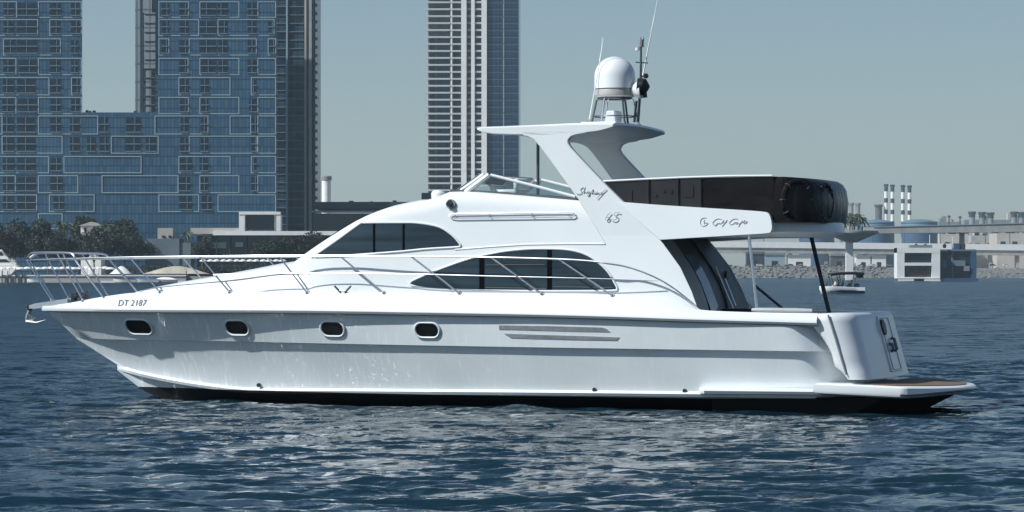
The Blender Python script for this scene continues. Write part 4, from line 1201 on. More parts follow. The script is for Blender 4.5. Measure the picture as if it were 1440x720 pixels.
M["slab_pale"] = mat("pale_balcony_slab", (.50, .52, .53), .7)
for k in range(42):
    z = 2.4 + k * 3.53
    if slab0 is None:
        def sl(name, a, b, d0, d1, h, m, z0=0.0):
            p, q = W(a, 385, YT), W(b, 385, YT); mb = MB(); mb.box(p.x - tx0, q.x - tx0, d0, d1, z0, z0 + h); return mb.build(name, m, core, smooth=0)
        slab0 = [sl("balcony", 598.2, 633.2, -.6, 2.15, .82, M["slab_pale"]), sl("balcony", 636.3, 648.2, -.5, 2.15, .8, M["slab_pale"]), sl("balcony", 656.3, 662.2, .2, 2.15, 1.1, M["vent"]), sl("balcony", 667.8, 676.8, -.2, 2.15, .9, M["slab_pale"])]
        w0 = [sl("window", 604, 611, 2.0, 2.19, 2.1, M["dark_glass"], 1.3), sl("window", 615, 631, 2.0, 2.19, 2.1, M["tower_blue"], 1.3), sl("window", 638, 646, 2.0, 2.19, 2.1, M["dark_glass"], 1.2), sl("window", 669, 675, 2.0, 2.19, 2.1, M["tower_blue"], 1.2)]
        for o in slab0 + w0: o.location.z = z
        ln = sl("floor_line", 685, 729, .22, .39, .22, M["tower_grey"]); ln.parent = gl_; ln.location.z = z
    else:
        for o in slab0 + (w0 if 4 < k < 34 else []):
            c = o.copy(); COL.objects.link(c); c.location.z = z
        c = ln.copy(); COL.objects.link(c); c.location.z = z

# --- low buildings between the towers
YL = 1100.0
lb = thing("low_building", "long dark flat roofed low building beyond the yacht's windscreen, left of the far tower", "building", (W(520, 385, YL).x, YL, 0))
lx = lb.location.x
part_box(lb, lx, YL, "wall", 440, 602, 300, 395, 1, 40, M["dark_glass"], base=0)
part_box(lb, lx, YL, "roof", 444, 606, 284, 294, -2, 42, M["dark_roof"])
part_box(lb, lx, YL, "canopy", 438, 560, 296.5, 299.2, -4, 1, M["slab_blue"])
for a, b, c in ((489, 495, 281.5), (520, 522, 282), (551, 556, 281)): part_box(lb, lx, YL, "roof_unit", a, b, c, 284.5, 8, 12, M["dark_roof"])
part_box(lb, lx, YL, "roof_unit", 592, 612, 270.5, 284.5, 6, 16, M["tower_core"])
p = W(459, 290, 1310)
vt = thing("ventilation_tower", "slim pale round tower with a collar near its top rising behind the dark low roof", "tower", (p.x, 1310, 0))
zt = W(459, 247.5, 1310).z; mb = MB(); mb.lathe([(2.0, 0), (2.0, zt - 2)], (0, 0, 0), 20); mb.build("shaft", M["white_paint"], vt)
mb = MB(); mb.lathe([(2.15, zt - 2), (2.35, zt - 1.8), (2.35, zt - .3), (2.0, zt)], (0, 0, 0), 20); mb.build("collar", M["vent"], vt)

# --- beach club: portal frame, canopy slab, dark pavilion, concrete blocks
YB = 1010.0
pav = thing("beach_pavilion", "low dark glass pavilion under a long pale flat canopy, in front of the glass resort", "pavilion", (W(350, 385, YB).x, YB, 0))
pvx = pav.location.x
part_box(pav, pvx, YB, "wall", 276, 470, 331, 396, 3, 22, M["dark_glass"], base=2)
part_box(pav, pvx, YB, "canopy", 268, 346, 320.5, 329, 0, 24, M["beige"])
part_box(pav, pvx, YB, "canopy", 300, 500, 325, 330.8, -1, 24, M["white_paint"])
for a, b, c, d in ((292, 317, 340.5, 349), (330, 341, 340.5, 347)):
    part_box(pav, pvx, YB, "blind", a, b, c, d, 2.6, 2.98, M["resort_frame"])
for a in (284, 303, 322, 345, 366, 388, 410): part_box(pav, pvx, YB, "column", a, a + 1.6, 331, 396, 1, 2, M["dark_roof"], base=2)
pf_ = thing("portal_frame", "open white rectangular portal frame standing on the pavilion canopy", "portal", (W(365, 385, YB - 1).x, YB - 1, 0))
pfx = pf_.location.x
part_box(pf_, pfx, YB - 1, "post", 336, 344, 298.5, 324.8, 0, 7, M["white_paint"]); part_box(pf_, pfx, YB - 1, "post", 388.5, 394.5, 298.5, 324.8, 0, 7, M["white_paint"])
part_box(pf_, pfx, YB - 1, "post", 384.5, 386.3, 301.8, 324.8, 4, 7, M["white_paint"])
part_box(pf_, pfx, YB - 1, "beam", 336, 394.5, 297.8, 301.6, -.2, 7.2, M["white_paint"])
part_box(pf_, pfx, YB - 1, "infill", 344.2, 384.3, 301.8, 323, 5, 6.5, M["dark_glass"])
cb_ = thing("plant_block", "plain grey concrete block stepped up to a small square turret, left of the pavilion", "building", (W(230, 385, 1000).x, 1000, 0))
cbx = cb_.location.x
M["blue_grey"] = mat("blue_grey_render", (.13, .17, .20), .85, var=.15, vscale=.12)
part_box(cb_, cbx, 1000, "wall", 204, 252, 335.5, 396, 0, 14, M["blue_grey"], base=2)
part_box(cb_, cbx, 1000, "wall", 252, 268, 341, 396, .5, 13, M["blue_grey"], base=2)
part_box(cb_, cbx, 1000, "turret", 220.5, 242, 320.5, 335.4, 2, 10, M["beige"])
part_box(cb_, cbx, 1000, "window", 227, 231, 331, 334, 1.6, 1.98, M["dark_glass"]); part_box(cb_, cbx, 1000, "window", 236, 240, 331, 334, 1.6, 1.98, M["dark_glass"])
kh = thing("white_villa", "small white walled villa half hidden by trees below the resort", "house", (W(129, 385, 1035).x, 1035, 0))
khx = kh.location.x
part_box(kh, khx, 1035, "wall", 113, 127, 318, 396, 1, 10, M["white_paint"], base=2); part_box(kh, khx, 1035, "wall", 127, 142, 316, 396, 0, 10, M["white_paint"], base=2)
part_box(kh, khx, 1035, "window", 118, 121, 320, 327, .7, .98, M["dark_glass"]); part_box(kh, khx, 1035, "window", 131, 134, 319, 327, -.3, -.02, M["dark_glass"])
mb = MB(); a, b, c = W(111, 317.5, 1035), W(144, 317.5, 1035), W(128, 312, 1035)
mb.prism([(a.x - khx, -1, a.z), (b.x - khx, -1, b.z), (c.x - khx, -1, c.z)], [(a.x - khx, 11, a.z), (b.x - khx, 11, b.z), (c.x - khx, 11, c.z)]); mb.build("roof", M["beige"], kh, smooth=0)

# --- trees
def leaf_mesh(name, seed, n, rx, rz, leaf=.55):
    """crown of small tilted leaf clumps scattered through several lobes, hollow in places"""
    rg = np.random.default_rng(seed); mb = MB()
    lobes = [(rg.normal(0, .42, 3) * (rx, rx, rz * .8), .45 + .35 * rg.random()) for _ in range(9)]
    for i in range(n):
        c, s = lobes[int(rg.integers(len(lobes)))]
        d = rg.normal(0, 1, 3); d /= np.linalg.norm(d); r = s * (rg.random() ** .35)
        p = c + d * r * np.array([rx, rx, rz])
        if p[2] < -rz: continue
        u = rg.normal(0, 1, 3); u /= np.linalg.norm(u); v = np.cross(u, rg.normal(0, 1, 3)); v /= np.linalg.norm(v)
        a = leaf * (.5 + rg.random())
        mb.add([p - u * a, p + v * a * .6, p + u * a, p - v * a * .6], [(0, 1, 2, 3)])
    me = bpy.data.meshes.new(name); me.from_pydata([tuple(map(float, q)) for q in mb.v], [], mb.f); me.materials.append(M["leaf"])
    return me
crowns = [leaf_mesh("crown", 21 + i, 3000, 4.6, 3.9, .40) for i in range(4)]
M["leaf_dry"] = mat("dry_foliage", (.075, .06, .04), .75, var=.4, vscale=.5)
for i in (1, 3): crowns[i].materials[0] = M["leaf"]
def tree(px, py_mid, Y, sx, sz, k, label, group, rz):
    p = W(px, py_mid, Y)
    t = thing("broadleaf_tree", label, "tree", (p.x, Y, 2.0), rz, group)
    h = p.z - 2.0
    mb = MB(); mb.tube([(0, 0, -.3), (.1, .1, h * .4), (-.15, .05, h * .75)], [.28, .22, .12], 8)
    for a in range(4):
        an = a * 1.6 + k; mb.tube([(.05, .05, h * .45), (1.2 * math.cos(an), 1.2 * math.sin(an), h * .8), (2.2 * math.cos(an), 2.2 * math.sin(an), h * 1.05)], [.13, .09, .04], 6)
    mb.build("trunk", M["bark"], t)
    c = bpy.data.objects.new("crown", crowns[k % 4]); COL.objects.link(c); c.parent = t; c.location = (0, 0, h); c.scale = (sx, sx, sz); c.rotation_euler = (0, 0, k * 1.1)
    return t
tl = [(14, 340, 985, 1.15, 1.15), (46, 338, 988, 1.3, 1.45), (68, 346, 984, 1.0, 1.05), (92, 350, 986, 1.0, .8), (112, 343, 992, 1.0, 1.0), (132, 349, 986, 1.1, .85), (154, 342, 990, 1.1, 1.1), (176, 340, 993, 1.2, 1.25), (194, 345, 988, 1.0, 1.0),
      (-20, 338, 990, 1.3, 1.3), (160, 330, 1040, 1.3, 1.2), (118, 322, 1060, 1.2, 1.0), (285, 346, 1000, .7, .8), (372, 350, 998, .8, .6), (398, 348, 1002, .9, .7), (424, 346, 1004, 1.0, .8), (446, 342, 1005, 1.1, .9)]
for i, (a, b, Y, sx, sz) in enumerate(tl):
    tree(a, b, Y, sx, sz, i, "dark leafy tree in the belt along the promenade below the glass resort", "dark trees along the promenade", i * 1.3)
def palm(px, py_top, Y, label, group, s=1.0, ground=2.0, seed=1):
    p = W(px, py_top, Y); h = p.z - ground
    t = thing("palm_tree", label, "palm", (p.x, Y, ground), 0, group)
    mb = MB(); mb.tube([(0, 0, -.2), (.15, 0, h * .5), (.05, 0, h)], [.28, .2, .22], 8); mb.build("trunk", M["bark"], t)
    rg = random.Random(seed); mb = MB()
    for k in range(22):
        an = rg.random() * 6.28; el = rg.uniform(-.5, 1.1); ln_ = s * rg.uniform(2.2, 3.1); d = Vector((math.cos(an), math.sin(an), 0)); q = []
        for j in range(7):
            f = j / 6; q.append(Vector((.05, 0, h)) + d * ln_ * f * math.cos(el * .6) + Vector((0, 0, ln_ * (f * math.sin(el) - .75 * f * f))))
        sd = Vector((-d.y, d.x, 0))
        for j in range(6):
            w = .34 * s * (1 - abs(j / 5 - .4)); dz = Vector((0, 0, -.25 * s))
            mb.add([q[j], q[j + 1], q[j + 1] + sd * w + dz, q[j] + sd * w + dz], [(0, 1, 2, 3)]); mb.add([q[j], q[j + 1], q[j + 1] - sd * w + dz, q[j] - sd * w + dz], [(0, 1, 2, 3)])
    mb.build("crown", M["palm_leaf"], t, smooth=0, recalc=False)
for i, (a, b, Y) in enumerate(((21, 318, 1000), (85, 314, 1010), (94, 316, 1014), (150, 318, 1020), (262, 328, 1004))):
    palm(a, b, Y, "tall palm standing above the dark trees below the glass resort", "palms below the resort", 1.15, 2.0, i)

# --- promenade: quay wall, parasols, hedge, tents, moored craft
qw = thing("quay_wall", "low pale quay wall with dark posts along the promenade waterline", "wall", (W(130, 385, 962).x, 962, 0))
qx = qw.location.x
part_box(qw, qx, 962, "wall", -260, 262, 388.5, 400, 0, 2.6, M["beige"], base=-1)
part_box(qw, qx, 962, "coping", -261, 263, 386.6, 388.4, -.3, 3, M["white_paint"])
for i in range(5):
    a = (3, 11, 22, 31, 262)[i]; part_box(qw, qx, 962, "post", a, a + .9, 381, 399, -.9, -.35, M["dark_roof"], base=-1)
par0 = None
def parasol(px, py, Y, label, group, w=1.6):
    p = W(px, py, Y); t = thing("parasol", label, "parasol", (p.x, Y, 2.0), 0, group); h = p.z - 2.0
    mb = MB(); mb.lathe([(w, h - .75), (w * .97, h - .5), (w * .55, h - .15), (.05, h)], (0, 0, 0), 8); mb.build("canopy", M["white_paint"], t, smooth=0)
    mb = MB(); mb.tube([(0, 0, 0), (0, 0, h)], .05, 6); mb.build("pole", M["dark_roof"], t); return t
p0 = parasol(4, 375.5, 975, "white beach parasol in the row along the promenade edge", "parasols along the promenade")
for i in range(1, 19):
    c = copy_tree(p0); c.location.x = W(4 + i * 8.4, 375, 975).x; c.location.y = 975 + (i % 3) * .8; c.scale = (1, 1, 1 + .04 * ((i * 7) % 3))
p1 = parasol(286, 364.5, 985, "small white parasol in the far row by the beach pavilion", "parasols by the pavilion", 1.3)
for i in range(1, 13):
    c = copy_tree(p1); c.location.x = W(286 + i * 9.3, 365, 985).x; c.location.y = 985 + (i % 2) * 1.5
# sun loungers and low dark furniture under the parasols
def lounger(px, Y, label):
    t = thing("sun_lounger", label, "sun lounger", (W(px, 385, Y).x, Y, 2.0), 0, "loungers under the promenade parasols")
    mb = MB(); mb.box(-.9, .5, -.35, .35, .3, .42); mb.prism([(.5, -.35, .36), (1.1, -.35, .85), (1.05, -.35, .93), (.45, -.35, .44)], [(.5, .35, .36), (1.1, .35, .85), (1.05, .35, .93), (.45, .35, .44)]); mb.build("seat", M["dark_roof"], t, smooth=0)
    mb = MB()
    for x in (-.8, .4): mb.box(x, x + .08, -.3, .3, 0, .3)
    mb.build("leg", M["dark_roof"], t, smooth=0); return t
l0 = lounger(10, 971, "dark lounger on the promenade under the white parasols")
for i in range(1, 14):
    c = copy_tree(l0); c.location.x = W(10 + i * 11.3, 385, 971).x
hd = MB(); rgh = np.random.default_rng(3)
a, b = W(150, 385, 980), W(420, 385, 980)
for i in range(2600):
    p = np.array([rgh.uniform(a.x, b.x), 980 + rgh.uniform(0, 3), 2 + rgh.uniform(.2, 3.6)]); u = rgh.normal(0, 1, 3); u /= np.linalg.norm(u); v = np.cross(u, rgh.normal(0, 1, 3)); v /= np.linalg.norm(v); s = .35
    hd.add([p - u * s, p + v * s * .7, p + u * s, p - v * s * .7], [(0, 1, 2, 3)])
o = hd.build("clipped_hedge", M["leaf"], None, smooth=0, recalc=False); tag(o, "long low dark hedge running behind the beach tents", "hedge")
# big low tent roofs
def tent(name, px0, px1, py0, py1, Y, label, m):
    a, b = W(px0, py1, Y), W(px1, py0, Y); cx = (a.x + b.x) / 2; t = thing(name, label, "tent", (cx, Y, 2.0)); w = (b.x - a.x) / 2; h = b.z - 2; e = max(a.z - 2, .8)
    mb = MB(); n = 14
    rws = []
    for j in range(n + 1):
        f = j / n * 2 - 1; zz = e + (h - e) * (1 - abs(f) ** 1.7)
        rws.append([(f * w, -.3, e * .98), (f * w * .98, 1.2, zz * .92 if zz * .92 > e * .98 else e), (f * w * .9, 3.2, zz), (f * w * .98, 6, e)])
    mb.grid(rws); mb.build("roof", m, t, smooth=50)
    for x in (-w * .95, -w * .3, w * .3, w * .95):
        mb = MB(); mb.tube([(x, 0, 0), (x, 0, e)], .09, 6); mb.build("post", M["dark_roof"], t)
    mb = MB(); mb.box(-w * .9, w * .9, 4.5, 5, 0, e); mb.build("back_wall", M["tower_core"], t, smooth=0)
    return t
tent("beach_tent", 200, 294, 374, 388, 968, "wide pale stretched tent roof by the water, right of the parasol row", M["sand"])
tent("white_marquee", 154, 184, 374, 388, 970, "small white marquee with dark open front beside the parasol row", M["white_paint"])
cr_ = thing("motor_cruiser", "white motor cruiser ashore behind the parasols, raked dark windscreen, under the trees", "boat", (W(5, 385, 986).x, 986, 0))
crx = cr_.location.x
def prof(name, pts, d0, d1, m):
    q = [W(a, b, 986) for a, b in pts]; mb = MB(); mb.prism([(p.x - crx, d0, p.z) for p in q], [(p.x - crx, d1, p.z) for p in q]); return mb.build(name, m, cr_, smooth=0, bevel=.12)
prof("hull", [(-42, 372), (25, 371.5), (28, 373.5), (22, 380), (14, 388.3), (-42, 388.3)], -1.6, 1.8, M["white_paint"])
prof("cabin", [(-34, 372), (-34, 362), (11, 362), (22, 365.5), (25, 371.5)], -1.2, 1.4, M["white_paint"])
prof("flybridge", [(-28, 362), (-28, 351), (3, 351), (7, 355), (12, 362)], -1.0, 1.2, M["white_paint"])
prof("windscreen", [(-20, 369), (-20, 364.5), (10, 364.5), (15, 369)], -1.27, -1.21, M["dark_glass"])
prof("side_window", [(-26, 359.5), (-26, 354), (3, 354), (6, 359.5)], -1.07, -1.01, M["dark_glass"])
# floating jetty and small covered boats moored at it
jt = MB(); a, b = W(140, 397, 950), W(262, 393, 950); jt.box(a.x, b.x, 948, 951, -.3, .55)
o = jt.build("floating_jetty", M["white_paint"], None, smooth=0); tag(o, "low pale floating jetty in front of the beach tent", "jetty")
def covered_boat(px, Y, ln_, label, m, rz=0):
    p = W(px, 395, Y); t = thing("moored_boat", label, "boat", (p.x, Y, 0), rz)
    mb = MB(); st = []
    for f in np.linspace(-1, 1, 11):
        bw = 1.1 * (1 - max(0, -f) ** 2.5) + .02; st.append([(f * ln_ / 2, -bw, .95 + .2 * max(0, -f)), (f * ln_ / 2, -bw * .8, .1), (f * ln_ / 2, 0, -.25), (f * ln_ / 2, bw * .8, .1), (f * ln_ / 2, bw, .95 + .2 * max(0, -f))])
    mb.grid(st, cap=True); mb.build("hull", M["white_paint"] if m != M["white_paint"] else M["beige"], t, smooth=40)
    mb = MB(); mb.grid([[(f * ln_ / 2, y * (1.1 * (1 - max(0, -f) ** 2.5) + .02), .96 + .2 * max(0, -f) + .75 * (1 - y * y) * (1 - f * f)) for y in np.linspace(-1, 1, 7)] for f in np.linspace(-.98, .98, 11)]); mb.build("cover", m, t, smooth=60)
    return t
covered_boat(176, 938, 7.5, "small boat under a dark navy cover at the jetty end", M["dark_roof"])
covered_boat(205, 941, 8.5, "small boat under a bright blue cover beside the floating jetty", M["blue_paint"])
covered_boat(234, 943, 7.0, "small white boat with pale cover farther along the floating jetty", M["white_paint"])
covered_boat(50, 944, 5.5, "little boat under a blue cover against the quay wall below the parasols", M["blue_paint"])

# ================================================================== RIGHT SHORE
def right_rocks():
    rg = np.random.default_rng(9); mb = MB(); Y = 1935.0
    x0, x1 = W(980, 385, Y).x, W(1560, 385, Y).x
    ico = bmesh.new(); bmesh.ops.create_icosphere(ico, subdivisions=1, radius=1); vv = np.array([v.co[:] for v in ico.verts]); ff = [[v.index for v in f.verts] for f in ico.faces]; ico.free()
    for i in range(1500):
        f = rg.random(); x = rg.uniform(x0, x1); y = Y + f * 22; z = -.6 + f * 8.6 * (1 if x < W(1250, 385, Y).x else .75) + rg.normal(0, .3)
        s = rg.uniform(.6, 1.5); v = vv * (1 + rg.normal(0, .18, (len(vv), 1))) * s * np.array([1.2, 1, .8]); mb.add([tuple(q) for q in v + np.array([x, y, z])], ff)
    o = mb.build("breakwater_rocks", M["rock"], None, smooth=0, recalc=False); tag(o, kind="stuff")
    mb = MB(); mb.prism([(x0, Y, -3), (x0, Y + 26, -3), (x0, Y + 26, 7.8), (x0, Y + 20, 7.6), (x0, Y, -.4)], [(x1, Y, -3), (x1, Y + 26, -3), (x1, Y + 26, 6.0), (x1, Y + 20, 5.8), (x1, Y, -.4)])
    tag(mb.build("breakwater_ground", M["rock"], None, smooth=0), kind="structure")
right_rocks()
# elevated causeway
YC = 1990.0
cw = thing("causeway", "long low white road viaduct with a shaded underside, behind the breakwater", "viaduct", (W(1250, 385, YC).x, YC, 0))
cwx = cw.location.x
def sloped(parent, ox, Y, name, p0, p1, d0, d1, m):
    """beam between two pixel edges: (px, top, bottom) each"""
    q = []
    for (px, t_, b_) in (p0, p1):
        a, b = W(px, t_, Y), W(px, b_, Y); q.append([(a.x - ox, d0, b.z), (a.x - ox, d0, a.z), (a.x - ox, d1, a.z), (a.x - ox, d1, b.z)])
    mb = MB(); mb.prism(q[0], q[1]); return mb.build(name, m, parent, smooth=0)
sloped(cw, cwx, YC, "parapet", (980, 339, 347.5), (1660, 346, 354.5), 0, 1.2, M["white_paint"])
sloped(cw, cwx, YC, "girder", (980, 347.5, 355.5), (1660, 354.5, 361), .8, 14, M["concrete"])
for a in (1000, 1058, 1110, 1160, 1215, 1240, 1330, 1392, 1430): part_box(cw, cwx, YC, "pier", a, a + 4.5, 355, 390, 3, 9, M["concrete"], base=1)
# promenade pier with look-out disc, palms and a slender column
YP = 1350.0
pb = thing("elevated_walkway", "elevated grey walkway on a pale column, running out to the right above the water", "bridge", (W(1300, 385, YP).x, YP, 0))
pbx = pb.location.x
sloped(pb, pbx, YP, "deck", (1215, 319.8, 328.5), (1640, 309.5, 323.5), 0, 10, M["concrete"])
sloped(pb, pbx, YP, "parapet", (1228, 318.8, 319.8), (1640, 308, 309.5), -.3, .4, M["resort_frame"])
mb = MB(); c = W(1199, 325, YP); cx = c.x - pbx
mb.lathe([(2, c.z - 5.2), (4.5, c.z - 4.2), (10.5, c.z - 1.6), (12.2, c.z - .9), (12.4, c.z - .2), (12.4, c.z + .25), (12, c.z + .3)], (cx, 5, 0), 40); mb.build("lookout_disc", M["concrete"], pb, smooth=35)
part_box(pb, pbx, YP, "column", 1191, 1201, 331, 386, 3.2, 6.6, M["white_paint"], base=-3)
for a in (1352, 1470): part_box(pb, pbx, YP, "column", a, a + 6, 326, 386, 3.2, 6.6, M["concrete"], base=-3)
for i, (a, b) in enumerate(((1181, 308), (1188, 303), (1195, 306), (1201, 302), (1207, 304), (1212, 308))):
    palm(a, b, YP + 4 + (i % 2) * 2, "short palm planted on the round lookout of the walkway", "palms on the round lookout", 1.5, c.z + .3, 30 + i)
# shore sheds, cars and lamp posts under the causeway
YS = 1978.0
def shed(px0, px1, py0, py1, label, m, Y=YS, name="shore_shed"):
    a, b = W(px0, py1, Y), W(px1, py0, Y); cx = (a.x + b.x) / 2; t = thing(name, label, "shed", (cx, Y, 6.0)); w = (b.x - a.x) / 2; h = b.z - 6
    mb = MB(); mb.box(-w, w, 0, 9, -4, h * .86); mb.build("wall", m, t, smooth=0)
    mb = MB(); mb.box(-w * 1.04, w * 1.04, -.6, 9.6, h * .86 + .003, h); mb.build("roof", M["vent"] if m != M["dark_roof"] else M["tower_core"], t, smooth=0)
    mb = MB(); mb.box(-w * .3, w * .3, -.15, -.003, -2, h * .5); mb.build("door", M["dark_glass"], t, smooth=0)
shed(1050, 1075, 354, 372, "dark shore shed nearest the yacht's cockpit pole", M["dark_roof"])
shed(1075, 1104, 355.5, 367, "pale blue-grey shore shed left of the black stern pole", M["tank_blue"] if False else M["resort_frame"])
shed(1108, 1140, 358, 366, "small white shore kiosk beside the black stern pole", M["white_paint"])
shed(1168, 1191, 357, 372, "dark brown shed immediately left of the walkway column", M["tower_core"])
shed(1204, 1224, 359, 370, "white low shore wall shed right of the walkway column", M["white_paint"])
shed(1226, 1246, 359, 371, "white shore shed left of the floating villa", M["white_paint"])
# vehicles and lamp posts along the shore road and viaduct
def car(px, label, m, Y=1972.0, z=7.9):
    t = thing("parked_car", label, "car", (W(px, 385, Y).x, Y, z), 0, "cars on the far shore road")
    side = [(-2.2, .35), (2.2, .35), (2.25, .75), (1.3, .95), (.7, 1.45), (-1.2, 1.48), (-1.9, .98), (-2.25, .85)]
    mb = MB(); mb.prism([(x, -.85, q) for x, q in side], [(x, .85, q) for x, q in side]); bd = mb.build("body", m, t, smooth=0)
    mb = MB(); mb.prism([(x, -.88, q) for x, q in ((-1.55, .98), (1.0, .98), (.62, 1.36), (-1.15, 1.38))], [(x, -.855, q) for x, q in ((-1.55, .98), (1.0, .98), (.62, 1.36), (-1.15, 1.38))]); mb.build("window", M["dark_glass"], bd, smooth=0)
    for x in (-1.4, 1.4):
        for y in (-.82, .82):
            mb = MB(); mb.tube([(x, y - .1, .34), (x, y + .1, .34)], .34, 12); mb.build("wheel", M["rubber"], t)
for a, lb_, m in ((1068, "white car on the far shore beside the dark shed", "white_paint"), (1112, "dark car on the far shore in front of the small kiosk", "dark_roof"), (1163, "grey car on the far shore left of the brown shed", "vent"),
                  (1213, "dark car on the far shore right of the walkway column", "dark_roof"), (1229, "white car on the far shore in front of the white shed", "white_paint"), (1251, "grey car on the far shore nearest the floating villa", "vent"), (1396, "dark car on the far shore right of the floating villa", "dark_roof"), (1415, "white car on the far shore toward the frame's right edge", "white_paint")):
    car(a, lb_, M[m])
def lamp_post(px, Y, z0, h):
    t = thing("street_lamp", "thin street lamp standing on the white viaduct", "street lamp", (W(px, 385, Y).x, Y, z0), 0, "street lamps on the viaduct")
    mb = MB(); mb.tube([(0, 0, 0), (0, 0, h - .6), (.5, 0, h), (1.8, 0, h + .15)], [.34, .28, .22, .2], 6); mb.build("pole", M["tower_core"], t)
    mb = MB(); mb.box(1.5, 2.6, -.22, .22, h + .05, h + .3); mb.build("lamp_head", M["dark_roof"], t, smooth=0)
for a in (1074, 1126, 1226, 1272, 1322, 1352, 1386, 1420):
    lamp_post(a, YC + 7, W(a, 339 + (a - 980) * 7 / 680, YC).z - .8, 9)
# floating villa
YV = 1165.0
fv = thing("floating_villa", "white two storey floating villa with a square framed front and a shaded glass side", "houseboat", (W(1293, 385, YV).x, YV, 0))
fx = fv.location.x
def vb(name, a, b, c, d, d0, d1, m, par=None, base=None): return part_box(par or fv, fx, YV, name, a, b, c, d, d0, d1, m, base=base)
vb("frame", 1261.5, 1272, 348.5, 391.5, 0, 9, M["white_paint"]); vb("frame", 1310.5, 1322, 348.5, 391.5, 0, 9, M["white_paint"])
vb("frame", 1261.5, 1322, 348.4, 355.6, -.05, 9.05, M["white_paint"]); vb("frame", 1272, 1310.5, 369.3, 373.6, 0, 9, M["white_paint"]); vb("frame", 1261.6, 1321.9, 389.6, 391.6, -.04, 9, M["white_paint"])
vb("window", 1272, 1310.5, 355.6, 369.3, 1.2, 8.8, M["dark_glass"]); vb("window", 1272, 1310.5, 373.6, 389.6, 1.6, 8.8, mat("brown_glass", (.06, .045, .04), .3, var=.5, vscale=.5))
vb("pontoon", 1263, 1285, 392.6, 395, -.8, 9, M["white_paint"], base=-.3); vb("pontoon", 1300, 1322, 392.6, 395, -.8, 9, M["white_paint"], base=-.3); vb("pontoon", 1262, 1376, 391.6, 396, .6, 24, M["tank_blue"], base=-.3)
vb("side_wall", 1322.3, 1371, 353, 391.4, 6, 23, M["dark_glass"]); vb("side_roof", 1322.3, 1376, 350.5, 353, 5, 24, M["blue_grey"]); vb("side_post", 1368, 1376, 353, 391.4, 5, 24, M["tank_blue"])  # villa's shaded side: the shade is put into these blue-grey colours
vb("side_post", 1341, 1343.5, 353, 391.4, 5.2, 6, M["blue_grey"]); vb("side_balcony", 1344, 1360, 366, 374, 4.6, 6, M["blue_grey"]); vb("side_balcony", 1358, 1366, 374, 381, 4.4, 5.9, M["vent"])
vb("side_door", 1329, 1334, 365, 376, 5.7, 5.98, M["slab_blue"])
vb("roof_terrace", 1281, 1312, 344.5, 348.3, 2, 7, M["blue_grey"]); vb("stair_head", 1346, 1354, 342, 350.4, 8, 14, M["tank_blue"]); vb("roof_planter", 1356, 1362, 342.5, 350.4, 8, 12, M["dark_roof"])
for a in (1290, 1303, 1330):
    mb = MB(); p = W(a, 348, YV); mb.lathe([(.55, p.z - .2), (.8, p.z + 1.0), (.2, p.z + 1.5)], (p.x - fx, 3.5, 0), 8); mb.build("roof_plant", M["leaf"], fv)
mb = MB(); p = W(1309.5, 348, YV); q = W(1309.5, 330, YV); mb.tube([(p.x - fx, 4, p.z), (q.x - fx, 4, q.z)], .16, 6); mb.build("flagpole", M["white_paint"], fv)
mb = MB(); p = W(1345, 348, YV); q = W(1344, 332, YV); mb.tube([(p.x - fx, 9, p.z), (q.x - fx, 9, q.z)], .14, 6); mb.build("flagpole", M["white_paint"], fv)

# --- power station: banded stacks, plain stacks, blue tanks, pale plant buildings
YK = 2900.0
def stack(px, py_top, r, label, group, bands, Y=YK, m1=None, m2=None):
    p = W(px, py_top, Y); t = thing("chimney_stack", label, "chimney", (p.x, Y, 2.2), 0, group); h = p.z - 2.2
    mb = MB(); mb.lathe([(r * 1.12, 0), (r, h * .3), (r, h - 1)], (0, 0, 0), 16); mb.build("shaft", m1 or M["white_paint"], t)
    for k in range(bands):
        z1 = h - (k * 2) * h * .064 - 1.2; z0 = z1 - h * .05
        mb = MB(); mb.lathe([(r * 1.06, z0), (r * 1.06, z1)], (0, 0, 0), 16); mb.build("band", m2 or M["dark_roof"], t)
    mb = MB(); mb.lathe([(r * 1.12, h - 1), (r * 1.35, h - .4), (r * 1.35, h + 1.2), (r * 1.1, h + 1.4)], (0, 0, 0), 16); mb.build("cap", m2 or M["dark_roof"], t); return t
for i, a in enumerate((1246, 1255, 1269.7, 1279)):
    stack(a, 261 + .6 * i, 1.75, ["leftmost of the four banded chimneys", "second from left of the four banded chimneys", "third from left of the four banded chimneys", "rightmost of the four banded chimneys"][i] + " of the power station", "banded power station chimneys", 7)
for i, (a, b) in enumerate(((1182, 286), (1197, 287), (1206.5, 287.5))):
    stack(a, b, 2.2, "short pale chimney behind the palms of the lookout", "short chimneys behind the lookout palms", 0, m1=M["vent"], m2=M["vent"])
stack(1235.5, 289.5, 3.3, "stubby grey chimney left of the tall banded four", None, 0, m1=M["tower_core"], m2=M["tower_core"])
for i, a in enumerate((1367, 1381, 1393, 1426, 1436.5)):
    stack(a, 299.5 + (i % 3) * .6, 3.0, "squat pale chimney with a dark cap over the walkway" , "squat capped chimneys at the far plant", 1, m1=M["vent"])
